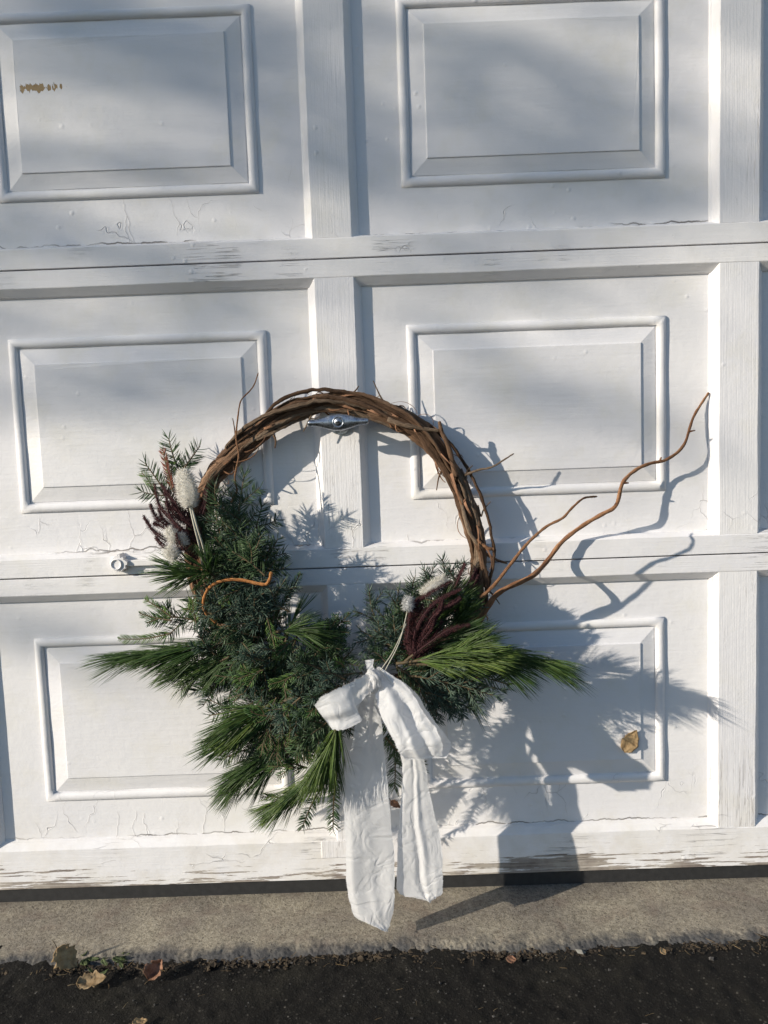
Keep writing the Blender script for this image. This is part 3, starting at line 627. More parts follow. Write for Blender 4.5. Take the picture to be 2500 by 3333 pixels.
fill(LP, 72, 1, .03, .09, ['darkfir', 'fir', 'spruce'], cen=(1000, 2000))
fill(LP, 36, 2, .10, .14, ['spruce', 'fir', 'fir', 'cyp', 'spruce'], 90, 170, cen=(1000, 2050), out=.9)
fill(RP, 30, 3, .03, .09, ['darkfir', 'fir', 'spruce'], 80, 160, cen=(1300, 2250))

# explicit sprigs, left arm of the wreath, from the top down
F_ = [((600, 1700, .07), (472, 1503, .055), 'fir', 1), ((596, 1560, .06), (549, 1423, .05), 'fir', 0), ((596, 1530, .06), (651, 1450, .055), 'fir', 0), ((600, 1690, .06), (594, 1500, .055), 'fir', 0),
      ((762, 1760, .10), (795, 1540, .085), 'fir', 2), ((800, 1800, .09), (853, 1640, .07), 'fir', 2), ((732, 1790, .09), (700, 1570, .08), 'fir', 2), ((760, 1790, .075), (752, 1600, .065), 'darkfir', 1),
      ((830, 1880, .10), (905, 1750, .09), 'darkfir', 2), ((820, 1930, .11), (900, 1820, .11), 'fir', 2), ((780, 1860, .12), (850, 1740, .12), 'fir', 1), ((700, 1850, .09), (640, 1700, .085), 'fir', 1),
      ((860, 1990, .13), (930, 1880, .13), 'spruce', 2), ((760, 1980, .14), (870, 1960, .15), 'spruce', 3), ((700, 2000, .13), (600, 1980, .125), 'fir', 2), ((640, 2020, .12), (500, 2012, .11), 'fir', 2),
      ((850, 2050, .14), (780, 1960, .15), 'spruce', 3), ((700, 2130, .13), (640, 2050, .14), 'spruce', 2), ((860, 2150, .16), (790, 2125, .172), 'spruce', 2), ((900, 2120, .16), (848, 2110, .172), 'spruce', 1),
      ((760, 2150, .11), (560, 2195, .09), 'fir', 3), ((800, 2190, .10), (630, 2245, .085), 'darkfir', 3), ((960, 2200, .15), (985, 2165, .17), 'spruce', 1), ((1090, 2195, .13), (960, 2205, .16), 'spruce', 3),
      ((1180, 2190, .13), (1010, 2215, .15), 'spruce', 2), ((980, 2270, .18), (900, 2365, .19), 'spruce', 3), ((1080, 2290, .17), (985, 2300, .195), 'fir', 3), ((1090, 2330, .17), (1010, 2390, .19), 'darkfir', 3), ((1100, 2240, .165), (1010, 2270, .20), 'spruce', 3), ((1060, 2400, .16), (960, 2420, .18), 'fir', 3), ((1120, 2210, .17), (1040, 2190, .20), 'spruce', 2), ((1050, 2180, .16), (960, 2150, .19), 'fir', 2), ((1000, 2290, .14), (960, 2260, .16), 'spruce', 1), ((860, 2270, .11), (680, 2325, .09), 'fir', 2),
      ((900, 2430, .10), (720, 2470, .085), 'fir', 2), ((1080, 2520, .13), (984, 2690, .115), 'fir', 0), ((1096, 2520, .14), (1084, 2700, .125), 'fir', 0), ((1010, 2150, .12), (1110, 2050, .115), 'darkfir', 3), ((1060, 2200, .11), (1150, 2110, .10), 'darkfir', 2),
      # right arm
      ((1450, 1960, .06), (1440, 1815, .06), 'spruce', 2), ((1480, 1950, .07), (1512, 1822, .065), 'spruce', 1), ((1420, 1960, .07), (1380, 1850, .075), 'spruce', 2), ((1250, 2060, .09), (1202, 1920, .095), 'spruce', 2),
      ((1270, 2080, .10), (1296, 1908, .10), 'spruce', 3), ((1290, 2110, .11), (1172, 2050, .10), 'spruce', 3), ((1260, 2160, .12), (1200, 2110, .11), 'darkfir', 2), ((1350, 2000, .08), (1390, 1880, .08), 'spruce', 2), ((1290, 2130, .12), (1280, 2000, .12), 'spruce', 2), ((1350, 2130, .08), (1400, 1990, .08), 'darkfir', 2),
      ((1330, 2200, .13), (1640, 2240, .145), 'spruce', 3), ((1340, 2210, .12), (1560, 2272, .12), 'spruce', 3), ((1340, 2230, .12), (1490, 2308, .125), 'spruce', 3), ((1370, 2250, .13), (1418, 2345, .135), 'spruce', 1),
      ((1350, 2200, .15), (1620, 2262, .165), 'spruce', 4), ((1370, 2215, .14), (1540, 2310, .15), 'spruce', 4), ((1360, 2230, .14), (1470, 2330, .15), 'spruce', 3), ((1400, 2180, .12), (1660, 2225, .14), 'fir', 3), ((1330, 2180, .11), (1500, 2260, .12), 'darkfir', 4), ((1380, 2200, .10), (1570, 2240, .11), 'darkfir', 4), ((1300, 2120, .10), (1400, 2190, .11), 'darkfir', 3), ((1290, 2170, .12), (1380, 2240, .13), 'fir', 3), ((1250, 2330, .12), (1284, 2562, .10), 'fir', 1), ((1255, 2400, .12), (1318, 2476, .11), 'fir', 0), ((1300, 2200, .11), (1420, 2280, .115), 'spruce', 3)]
for k, (a, b, kd, ns) in enumerate(F_): fir_sprig(a, b, kd, ns, seed=k, sag=.02, nl=.0165 if abs(a[0] - 1088) < 9 and a[1] == 2520 else None)
C_ = [((564, 1600, .07), (528, 1448, .055), M_RED, 0), ((575, 1610, .065), (560, 1500, .06), M_CYP, 0), ((500, 1600, .055), (462, 1535, .045), M_CYP, 0), ((560, 2010, .13), (473, 1945, .12), M_CYP, 0), ((560, 2020, .13), (455, 1990, .12), M_CYPD, 1),
      ((560, 2060, .12), (385, 2068, .10), M_CYP, 0), ((640, 2030, .135), (628, 1945, .14), M_CYP, 1), ((900, 2000, .12), (978, 1856, .11), M_CYPD, 1), ((890, 2030, .13), (905, 1900, .13), M_CYPD, 1), ((970, 2190, .16), (878, 2222, .175), M_CYP, 1),
      ((870, 2010, .15), (905, 2140, .155), M_CYP, 1), ((900, 2270, .15), (870, 2320, .155), M_CYP, 1), ((1120, 2170, .15), (1090, 2150, .16), M_CYP, 1), ((900, 2240, .13), (740, 2265, .12), M_CYPD, 3), ((840, 2200, .13), (700, 2190, .125), M_CYPD, 3),
      ((1020, 2110, .12), (1138, 1985, .105), M_CYPD, 6), ((1040, 2140, .11), (1130, 2030, .10), M_CYPD, 5), ((1000, 2150, .12), (1100, 2000, .115), M_CYPD, 5), ((960, 2500, .13), (850, 2490, .12), M_CYPD, 4), ((1000, 2500, .12), (930, 2480, .13), M_CYP, 3), ((930, 2600, .10), (850, 2590, .09), M_CYP, 0),
      ((900, 2330, .16), (800, 2300, .17), M_CYPD, 4), ((1000, 2350, .17), (930, 2290, .19), M_CYP, 3), ((960, 2080, .14), (900, 2130, .165), M_CYPD, 4), ((800, 1900, .13), (720, 1960, .15), M_CYP, 3), ((1060, 2250, .17), (1000, 2330, .20), M_CYPD, 4), ((860, 2180, .15), (760, 2210, .165), M_CYP, 3), ((1350, 2130, .12), (1250, 2130, .15), M_CYPD, 3)]
for k, (a, b, m_, ns) in enumerate(C_): flatleaf_sprig(a, b, m_, ns, seed=k, ll=.0105 if m_ is M_CYPD else .0125, wd=.0015)
for k, (x, y, dx, dy) in enumerate([(885, 2340, 15, 90), (905, 2350, 40, 100), (870, 2360, -20, 95), (930, 2360, 60, 70), (900, 2380, 5, 110), (950, 2420, 60, 60)]):
    flatleaf_sprig((x, y, .135), (x + dx, y + dy, .145), M_CYP if k % 2 else M_CYPD, 7, ll=.006, seed=60 + k, wd=.0010, name='cedar_sprig', side_len=.6)
PN = [((770, 2085, .13), (415, 2122, .105), .100, 620, .24, .10, M_PINE, 'long pine sprig pointing left'), ((720, 2100, .12), (560, 2130, .11), .090, 260, .34, .16, M_PINE, None), ((690, 1870, .13), (590, 1862, .125), .075, 330, .62, .04, M_PINE, None), ((700, 1880, .12), (670, 1850, .14), .062, 260, 1.1, .08, M_PINE, None),
      ((900, 2290, .15), (760, 2345, .145), .088, 420, .26, .06, M_PINE, None), ((960, 2270, .15), (800, 2360, .14), .085, 260, .30, .06, M_PINEB, None), ((920, 2420, .13), (790, 2500, .115), .085, 380, .26, .04, M_PINE, None), ((960, 2440, .12), (860, 2510, .11), .085, 260, .35, .08, M_PINE, None),
      ((1090, 2450, .14), (930, 2590, .125), .085, 420, .24, .02, M_PINE, None), ((1105, 2325, .195), (1055, 2465, .190), .085, 420, .40, .12, M_PINEB, 'pine brush hanging below the left bow loop'), ((1120, 2335, .180), (1080, 2440, .175), .082, 280, .40, .12, M_PINE, None),
      ((890, 2060, .14), (985, 2050, .14), .070, 330, .55, .10, M_PINE, None), ((930, 2090, .13), (970, 1990, .12), .060, 60, .35, .02, M_PINE, None),
      # right arm
      ((1400, 2050, .08), (1470, 1970, .09), .075, 420, .34, .02, M_PINE, None), ((1440, 2060, .09), (1500, 2000, .10), .062, 260, .40, .05, M_PINE, None),
      ((900, 2330, .14), (745, 2395, .13), .085, 420, .32, .06, M_PINE, None), ((900, 2440, .12), (770, 2540, .105), .080, 420, .34, .04, M_PINE, None), ((1040, 2480, .13), (905, 2610, .11), .082, 380, .32, .04, M_PINEB, None), ((800, 2110, .12), (600, 2180, .10), .080, 380, .40, .14, M_PINE, None),
      ((1290, 2160, .15), (1560, 2085, .185), .078, 620, .36, .10, M_PINEB, 'bright green pine brush right of the bow'), ((1330, 2160, .15), (1590, 2125, .180), .078, 520, .30, .16, M_PINEB, None), ((1310, 2160, .14), (1500, 2060, .15), .082, 330, .34, .04, M_PINE, None),
      ((1400, 2140, .13), (1640, 2150, .155), .085, 420, .30, .22, M_PINE, None), ((1500, 2120, .13), (1770, 2142, .160), .092, 460, .26, .22, M_PINE, 'dark pine sprig reaching furthest right'), ((1400, 2180, .12), (1480, 2200, .13), .085, 60, .35, .5, M_PINE, None)]
for k, (a, b, nl, n, sp, dr, m_, lb) in enumerate(PN): pine_sprig(a, b, nl, int(n * .68), sp * 1.2, dr, m_, k, lb)

# ---------------------------------------------------------------- dyed burgundy fronds
def frond(pts, ll=.0080, seed=0, n=46):
    g = np.random.default_rng(7000 + seed); P = spline([at(*q) for q in pts], n); T, N, B = frames(P); V, F, uv = tube(P, np.linspace(.0015, .0008, n), 6)
    o = mesh('burgundy_frond', V, F, M_BURG, wr, True); Ls = np.linalg.norm(np.diff(P, axis=0), axis=1).sum(); m = int(Ls / .0006); u = np.linspace(0, .995, m) * (n - 1); i = u.astype(int); f = (u - i)[:, None]; j = np.minimum(i + 1, n - 1); q = P[i] * (1 - f) + P[j] * f
    a = np.array([0, 3.14, 1.2, 4.4])[np.arange(m) % 4] + g.normal(0, .18, m); D = N[i] * np.sin(a)[:, None] + B[i] * np.cos(a)[:, None] + T[i] * .28
    V, F = needles(q, D, ll * (1.05 - .55 * (u / (n - 1)) ** 2) * g.uniform(.85, 1.1, m), .00080, T[i] * .25, K=2, flat=.6); mesh('leaflets', V, F, M_BURG, o, False, kind='stuff')
FR = [[(610, 1740, .10), (560, 1690, .09), (518, 1640, .08), (503, 1575, .07)], [(610, 1750, .10), (540, 1710, .09), (505, 1680, .085), (489, 1640, .08)], [(620, 1760, .10), (550, 1755, .09), (500, 1725, .08), (467, 1678, .07)],
      [(620, 1770, .11), (570, 1790, .10), (530, 1770, .095), (506, 1745, .09)], [(640, 1740, .10), (590, 1670, .10), (560, 1620, .09), (525, 1574, .08)], [(630, 1720, .09), (600, 1650, .09), (580, 1600, .085), (570, 1570, .08)], [(640, 1820, .12), (600, 1790, .13), (580, 1760, .13), (574, 1735, .13)],
      [(620, 1740, .085), (570, 1720, .08), (530, 1690, .07), (515, 1655, .065)], [(640, 1760, .11), (590, 1720, .11), (555, 1680, .105), (540, 1630, .10)], [(650, 1730, .10), (610, 1700, .10), (575, 1660, .1), (560, 1640, .1)], [(650, 1700, .08), (670, 1640, .08), (675, 1590, .075)],
      [(610, 1760, .09), (560, 1735, .09), (520, 1712, .08), (500, 1700, .08)], [(630, 1700, .10), (590, 1690, .1), (560, 1660, .09), (535, 1600, .08)],
      [(1338, 2134, .13), (1345, 2040, .135), (1350, 1965, .14), (1400, 1930, .14), (1470, 1890, .125)], [(1345, 2130, .14), (1350, 2060, .15), (1380, 2000, .155), (1430, 1950, .15), (1500, 1915, .14)], [(1350, 2120, .14), (1400, 2020, .155), (1430, 1985, .155), (1440, 1950, .15)],
      [(1340, 2120, .13), (1330, 2060, .14), (1335, 1990, .145), (1360, 1960, .145)], [(1380, 2080, .14), (1430, 1990, .15), (1470, 1965, .15), (1500, 1945, .145)], [(1350, 2110, .14), (1380, 2050, .15), (1410, 2030, .155)], [(1345, 2130, .15), (1400, 2090, .165), (1460, 2050, .17), (1530, 2032, .165)],
      [(1340, 2140, .14), (1370, 2090, .15), (1400, 2050, .155), (1415, 2010, .155)], [(1470, 1960, .09), (1490, 1890, .085), (1515, 1835, .08)], [(1500, 1960, .08), (1530, 1900, .07), (1550, 1850, .065)], [(1540, 1950, .08), (1545, 1900, .075), (1556, 1870, .07)], [(1330, 2100, .13), (1325, 2080, .14), (1340, 2020, .14), (1380, 1960, .145)],
      [(1360, 2140, .13), (1390, 2110, .14), (1420, 2060, .145), (1440, 2020, .145)], [(1480, 1990, .10), (1510, 1930, .09), (1530, 1890, .085)]]
for k, q in enumerate(FR):
    frond(q, seed=k); jx, jy = random.uniform(-14, 14), random.uniform(-14, 14); frond([(a + jx * (1 - .3 * i), b + jy * (1 - .3 * i) + 6, c - .012) for i, (a, b, c) in enumerate(q)], seed=k + 50)

# ---------------------------------------------------------------- fluffy white flower heads
def fluff(a, b, r, seed, hair=.009, n=1500, mat=M_FLUFF, stalk=None, label=None):
    g = np.random.default_rng(9000 + seed); A, Bp = at(*a), at(*b); T = unit(Bp - A); L = np.linalg.norm(Bp - A); nb = 20; Pc = A + (Bp - A) * np.linspace(0, 1, nb)[:, None]
    prof = np.sqrt(np.clip(1 - (np.linspace(-1, 1, nb)) ** 2, 0, 1)) * (1 - .15 * np.linspace(-1, 1, nb)) * r * .66 + .0004; V, F, uv = tube(Pc, prof, 12)
    o = mesh('bunny_tail_flower', V, F, mat, wr, True, label=label); u = g.uniform(0, 1, n); q = A + (Bp - A) * u[:, None]; T_, N, B = frames(Pc)
    a_ = g.uniform(0, 6.283, n); Rd = N[0] * np.cos(a_)[:, None] + B[0] * np.sin(a_)[:, None]; rr = np.sqrt(np.clip(1 - (2 * u - 1) ** 2, 0, 1)) * (1 - .15 * (2 * u - 1)) * r * .62
    D = Rd + T * ((u - .35) * 1.1)[:, None] + g.normal(0, .12, (n, 3)); V, F = needles(q + Rd * rr[:, None], D, hair * g.uniform(.6, 1.45, n), .00026, g.normal(0, .12, (n, 3)), K=2, flat=1.)
    mesh('hairs', V, F, mat, o, False, kind='stuff')
    for s_ in (stalk or []):
        V, F, uv = tube(spline([at(*q_) for q_ in s_], 20), .0016 if r > .01 else .0009, 7, .1, seed=seed); mesh('stalk', V, F, M_PALE, o, True)
fluff((618, 1648, .135), (597, 1532, .125), .0165, 1, .0080, 2200, stalk=[[(616, 1640, .135), (632, 1710, .14), (652, 1790, .13), (660, 1850, .11)], [(621, 1640, .13), (640, 1710, .135), (664, 1790, .125), (672, 1850, .11)]], label='large white bunny tail flower on two pale stalks')
fluff((572, 1765, .125), (548, 1722, .12), .0065, 2, .008, 700); fluff((572, 1815, .135), (545, 1785, .13), .0075, 3, .009, 800); fluff((600, 1775, .12), (584, 1740, .115), .0055, 4, .008, 500)
fluff((1376, 1938, .13), (1448, 1880, .12), .0090, 5, .0075, 1100, label='white bunny tail flower among the burgundy fronds'); fluff((1325, 1985, .155), (1333, 1945, .155), .0065, 6, .007, 500, M_FUZZG, [[(1326, 1990, .155), (1300, 2090, .17), (1255, 2180, .18)], [(1322, 2030, .15), (1280, 2120, .17), (1240, 2180, .18)]], label='grey fluffy flower head on a thin pale stalk')

# ---------------------------------------------------------------- bow
t = NT('white_cloth'); p = t.pos(); cr = t.noise(p, 38, 3, .5, .6); we = t.noise(p, 700, 2)
rid = t.mt('ABSOLUTE', t.mt('SUBTRACT', t.noise(p, 24, 2, .5, .8), .5)); nrm = t.bump(t.rng(rid, .0, .10), .0008, t.bump(cr, .0012, t.bump(we, .0003)))
t.set(Base_Color=(.90, .90, .91, 1), Roughness=.8, Normal=nrm)
tr = t.n('ShaderNodeBsdfTranslucent', {0: (.90, .90, .91, 1), 'Normal': nrm}); mx = t.n('ShaderNodeMixShader', {0: .50, 1: t.b.outputs[0], 2: tr}); t.t.links.new(mx, t.out.inputs[0]); CLOTH = t.m
bow = bpy.data.objects.new('bow', None); COL.objects.link(bow); bow.parent = wr; bow.location = -wr.location; bow['label'] = 'white torn cloth bow'
def sheet(name, EA, EB, n=70, m=26, folds=(), wr_amp=.0016, seed=0, pinch=None, fray=True):
    """cloth between two edges, each a list of (px, py, depth); folds = (u, width, depth) running lengthwise"""
    g = np.random.default_rng(11000 + seed); A = spline([at(*q) for q in EA], n); Bq = spline([at(*q) for q in EB], n); s = np.linspace(0, 1, m)
    A = A + np.stack([fnoise(np.linspace(0, 1, n) + seed, seed + 1, 30, 3), 0 * A[:, 0], fnoise(np.linspace(0, 1, n) + seed, seed + 2, 30, 3)], 1) * .0009
    Bq = Bq + np.stack([fnoise(np.linspace(0, 1, n) + seed, seed + 3, 30, 3), 0 * A[:, 0], fnoise(np.linspace(0, 1, n) + seed, seed + 4, 30, 3)], 1) * .0009
    V = A[:, None] * (1 - s)[None, :, None] + Bq[:, None] * s[None, :, None]; tt = np.linspace(0, 1, n)[:, None]; ss = s[None, :]
    d = np.zeros((n, m))
    for (u, wdt, dep, u1) in folds: c = u + (u1 - u) * tt + .05 * np.sin(tt * 7 + seed); d += .42 * dep * (.5 + .8 * np.sin(tt * 5 + u * 9) ** 2) * np.exp(-((ss - c) / (wdt * 1.9)) ** 2)
    X_, Z_ = V[..., 0], V[..., 2]; wrk = 1 - np.abs(fnoise2(X_ * 1.0 + 3 + seed, Z_ * .7 + 4, 50 + seed, 20, 2)) * 1.6; d += wr_amp * wrk * .7 + wr_amp * fnoise2(X_ + 1, Z_ * .6 + 2, 60 + seed, 15, 2) * 1.6
    edge = np.minimum(1, np.minimum(ss, 1 - ss) * 8); V[..., 1] -= d * (.3 + .7 * edge)
    i, j = np.meshgrid(np.arange(n - 1), np.arange(m - 1), indexing='ij'); a = (i * m + j).ravel(); F = np.stack([a, a + 1, a + m + 1, a + m], 1)
    o = mesh(name, V.reshape(-1, 3), F, CLOTH, bow, True); 
    if fray:
        q = []; D = []
        for E_, sg in ((V[:, 0], -1), (V[:, -1], 1)):
            k = 260; u = g.uniform(0, n - 1.01, k); ii = u.astype(int); f = (u - ii)[:, None]; q.append(E_[ii] * (1 - f) + E_[ii + 1] * f); o_ = unit(V[ii, -1] - V[ii, 0]) * sg; D.append(o_ + g.normal(0, .55, (k, 3)))
        k = 60; u = g.uniform(0, m - 1.01, k); ii = u.astype(int); q.append(V[-1, ii]); D.append(np.tile(unit(V[-1, m // 2] - V[-3, m // 2]), (k, 1)) + g.normal(0, .5, (k, 3)))
        V2, F2 = needles(np.concatenate(q), np.concatenate(D), .0017, .00014, K=2, flat=1.); mesh('frayed_threads', V2, F2, CLOTH, o, False, kind='stuff')
    return o
# tails
sheet('tail', [(1200, 2225, .160), (1165, 2300, .150), (1150, 2400, .150), (1125, 2500, .156), (1106, 2560, .162), (1118, 2640, .166), (1126, 2760, .166), (1130, 2880, .166), (1140, 2940, .167), (1157, 2984, .167), (1200, 3005, .168), (1250, 3020, .168)],
      [(1222, 2230, .160), (1238, 2300, .152), (1246, 2400, .152), (1256, 2500, .158), (1262, 2568, .166), (1270, 2640, .167), (1278, 2731, .167), (1284, 2840, .168), (1284, 2912, .168), (1278, 2975, .168), (1268, 3010, .168), (1261, 3030, .168)],
      90, 30, [(.35, .10, .006, .25), (.7, .14, -.004, .8), (.45, .05, .004, .6), (.15, .06, .003, .15)], .0022, 1)
sheet('tail', [(1232, 2240, .155), (1290, 2400, .150), (1310, 2500, .150), (1307, 2568, .152), (1297, 2701, .155), (1294, 2800, .158), (1292, 2888, .160), (1313, 2915, .160), (1345, 2921, .161), (1392, 2931, .162)],
      [(1250, 2235, .156), (1340, 2380, .156), (1382, 2480, .156), (1395, 2565, .156), (1412, 2640, .158), (1437, 2761, .160), (1440, 2850, .162), (1440, 2905, .163), (1420, 2922, .163), (1400, 2933, .162)],
      80, 28, [(.52, .035, -.012, .50), (.60, .05, .010, .58), (.85, .06, .004, .85)], .0014, 2)
# left loop: front face, folded over at its outer end, and the face behind
sheet('loop', [(1216, 2192, .180), (1190, 2196, .192), (1150, 2218, .208), (1105, 2240, .222), (1060, 2260, .226), (1024, 2296, .220)],
      [(1216, 2240, .178), (1187, 2270, .192), (1158, 2306, .212), (1176, 2346, .226), (1120, 2374, .230), (1082, 2374, .222)], 60, 26, [(.45, .10, .010, .5), (.75, .08, -.008, .7), (.2, .07, .006, .25)], .0016, 3)
sheet('loop', [(1214, 2200, .160), (1170, 2222, .160), (1110, 2240, .180), (1050, 2270, .200), (1024, 2295, .219)], [(1210, 2240, .158), (1180, 2270, .162), (1160, 2320, .175), (1120, 2370, .198), (1082, 2373, .221)], 50, 22, [(.5, .15, -.006, .5)], .0014, 4, fray=False)
# right loop, hanging: front face, turned under at the bottom, back face wider to the right
sheet('loop', [(1224, 2180, .178), (1222, 2240, .186), (1226, 2280, .196), (1240, 2330, .208), (1270, 2385, .216), (1288, 2420, .220), (1300, 2450, .222), (1322, 2472, .218)],
      [(1234, 2170, .176), (1290, 2208, .184), (1330, 2240, .194), (1362, 2290, .206), (1385, 2330, .214), (1420, 2372, .220), (1438, 2420, .222), (1440, 2460, .216)], 74, 30,
      [(.40, .08, .010, .45), (.60, .08, -.016, .66), (.30, .06, .006, .42), (.82, .06, .007, .85), (.2, .05, .006, .2), (.52, .04, .006, .35)], .0034, 5)
sheet('loop', [(1228, 2190, .168), (1235, 2300, .172), (1260, 2370, .182), (1295, 2430, .196), (1322, 2473, .217)], [(1240, 2175, .168), (1345, 2246, .178), (1400, 2330, .190), (1458, 2402, .208), (1466, 2436, .210), (1452, 2468, .214)], 56, 24, [(.55, .12, -.008, .6)], .0018, 6)
# knot and the little stub above it
kn = [(1196, 2205, .176), (1212, 2196, .186), (1222, 2212, .189), (1218, 2236, .184), (1206, 2248, .172)]
P = spline([at(*q) for q in kn], 26); V, F, uv = tube(P, np.interp(np.arange(26), [0, 6, 13, 20, 25], [.003, .0075, .0090, .0075, .003]) * (1 + .10 * np.sin(np.arange(26) * 1.3)), 20, .22, seed=4); mesh('knot', V, F, CLOTH, bow, True)
sheet('stub', [(1190, 2150, .150), (1196, 2175, .160), (1208, 2200, .175)], [(1216, 2146, .150), (1214, 2170, .162), (1224, 2196, .176)], 20, 10, [(.5, .2, .004, .5)], .001, 7)

# ================================================================= LEAVES AND DEBRIS
def leafm(name, c1, c2):
    t = NT(name); p = t.pos(); return t.set(Base_Color=t.mix(t.rng(t.noise(p, 120, 4), .35, .65), (*c1, 1), (*c2, 1)), Roughness=.75, Normal=t.bump(t.noise(p, 260, 3), .0008))
L_TAN = leafm('tan_dry_leaf', (.30, .19, .09), (.42, .29, .15)); L_BRN = leafm('brown_dry_leaf', (.16, .075, .04), (.30, .16, .10)); L_GRN = leafm('weed_leaf', (.035, .055, .015), (.085, .11, .035)); L_OCH = leafm('ochre_leaf', (.20, .13, .06), (.29, .21, .12))
def dry_leaf(loc, size, rotm, mat, seed, curl=.35, aspect=.62, stem=True, name='dry_leaf', nz=1.):
    g = np.random.default_rng(13000 + seed); n, m = 16, 11; V = []; u = np.linspace(0, 1, n)
    wid = aspect * .5 * np.sin(np.pi * np.clip(u, 0, 1) ** .75) ** .8 * (1 + .12 * nz * g.normal(0, 1, n)); R = Euler(rotm).to_matrix()
    for i in range(n):
        for j in range(m):
            s = (j / (m - 1)) * 2 - 1; x = (u[i] - .5); y = wid[i] * s * (1 + .05 * nz * g.normal()); z = curl * (s * s) * wid[i] * .9 + curl * .35 * (x * x) * 2 + (.02 * g.normal() + .03 * math.sin(9 * x + 5 * s)) * nz
            V.append(Vector(loc) + R @ Vector((x * size, y * size, z * size)))
    F = [(i * m + j, i * m + j + 1, (i + 1) * m + j + 1, (i + 1) * m + j) for i in range(n - 1) for j in range(m - 1)]
    o = mesh(name, [tuple(q) for q in V], F, mat, None, True); md = o.modifiers.new('solid', 'SOLIDIFY'); md.thickness = .0005
    if stem:
        a = Vector(loc) + R @ Vector((-.47 * size, 0, .02 * size)); b = Vector(loc) + R @ Vector((-.8 * size, .06 * size, .03 * size)); c = (a + b) / 2 + Vector((0, 0, .002)); Vt, Ft, _ = tube([tuple(a), tuple(c), tuple(b)], .0006, 5); mesh('leaf_stem', Vt, Ft, M_STEM, o, True)
    return o
def gp(px, py, z):
    r = RC @ np.array([(px - 1250) / FPX, 1, -(py - 1666.5) / FPX]); return CAM + r * ((z - CAM[2]) / r[2])
# dry leaves caught on the door
q = at(2052, 2412, .0125); tagm(dry_leaf(tuple(q),   .047, (math.radians(90), math.radians(-62), 0), L_TAN, 1, .10, .66, stem=False, nz=.35), 'tan dry leaf stuck flat on the lower right door panel', 'leaf')
q = at(1287, 2617, .012); tagm(dry_leaf(tuple(q), .022, (math.radians(80), math.radians(38), 0), L_BRN, 2, .3, .6), 'small brown curled leaf on the door between the two cloth tails', 'leaf')
q = gp(216, 3118, ASZ + .018); tagm(dry_leaf(tuple(q), .048, (math.radians(60), math.radians(55), .2), L_TAN, 3, .25, .75), 'large tan leaf leaning against the broken concrete edge', 'leaf')
q = gp(300, 3196, ASZ + .008); tagm(dry_leaf(tuple(q), .046, (.5, -.1, .2), L_OCH, 4, .55, .55), 'yellowish curled leaf with a long stem on the asphalt', 'leaf')
q = gp(507, 3160, ASZ + .010); tagm(dry_leaf(tuple(q), .034, (.5, -.6, .9), L_BRN, 5, 1.3, .8), 'crumpled reddish brown leaf by the concrete edge', 'leaf')
q = gp(455, 3330, ASZ + .005); tagm(dry_leaf(tuple(q), .022, (.2, .1, .5), L_TAN, 6, .4, .7), 'small tan leaf fragment at the bottom edge of the picture', 'leaf')
q = gp(2158, 3098, ASZ + .008); tagm(dry_leaf(tuple(q), .012, (.5, .1, .5), L_TAN, 7, .4, .9, False), 'tiny pale tan leaf bit in the gap on the right', 'leaf')
q = gp(1664, 3124, ASZ + .008); tagm(dry_leaf(tuple(q), .016, (.6, .1, .1), L_BRN, 8, .4, .8, False), 'tiny orange brown leaf bit in the gap right of the tails', 'leaf')
# small weed in the joint
wd_ = thing('weed', tuple(gp(360, 3150, ASZ)), 'low green weed growing in the joint beside the leaning leaf', 'weed'); g = np.random.default_rng(77)
for k in range(16):
    q = gp(g.uniform(262, 430), g.uniform(3100, 3175), ASZ + .006); o = dry_leaf(tuple(q), g.uniform(.010, .024), (g.uniform(-.6, .6), g.uniform(-.6, .3), g.uniform(0, 6)), L_GRN, 20 + k, .25, .45, False, 'weed_leaf'); o.parent = wd_; o.location = -wd_.location
# crumbs of soil, stone, straw and needles along the joint
def chips(name, n, xr, yr, size, mat, seed, z=ASZ, flat=.6, kind='stuff'):
    g = np.random.default_rng(seed); mb = MB()
    for k in range(n):
        x = g.uniform(*xr); y = yr(x, g); s = size * g.lognormal(0, .45); v8 = g.normal(0, 1, (8, 3)); base = np.array([(a, b, c) for a in (-1, 1) for b in (-1, 1) for c in (-1, 1)]) * .6 + v8 * .22
        Rm = np.array(Euler(g.uniform(0, 6, 3)).to_matrix()); base = (base @ Rm.T) * s * np.array([1, 1, flat]); mb.add(base + np.array([x, y, z + s * flat * .4]), [(0, 1, 3, 2), (4, 6, 7, 5), (0, 4, 5, 1), (2, 3, 7, 6), (0, 2, 6, 4), (1, 5, 7, 3)])
    return mb.build(name, mat, None, kind=kind)
def edy(x): return float(np.interp(x, Xe, ed))
soil = leafmat('soil_crumb', [(.1, (.018, .014, .011)), (.6, (.05, .038, .026)), (.95, (.085, .062, .038))], .95); grit = leafmat('grit', [(.1, (.03, .03, .03)), (.8, (.08, .075, .07)), (.97, (.24, .22, .20))], .9)
chips('soil_crumbs', 5200, (-.8, 1.0), lambda x, g: edy(x) - abs(g.normal(0, .012)) + .002, .0016, soil, 5)
chips('grit', 450, (-.8, 1.0), lambda x, g: g.uniform(-.45, edy(x)), .0011, grit, 6)
chips('concrete_crumbs', 260, (-.8, 1.0), lambda x, g: edy(x) - abs(g.normal(0, .006)), .0012, leafmat('concrete_crumb', [(.1, (.08, .08, .08)), (.9, (.26, .25, .22))], .95), 7)
g = np.random.default_rng(8); n = 130; P = []; D = []
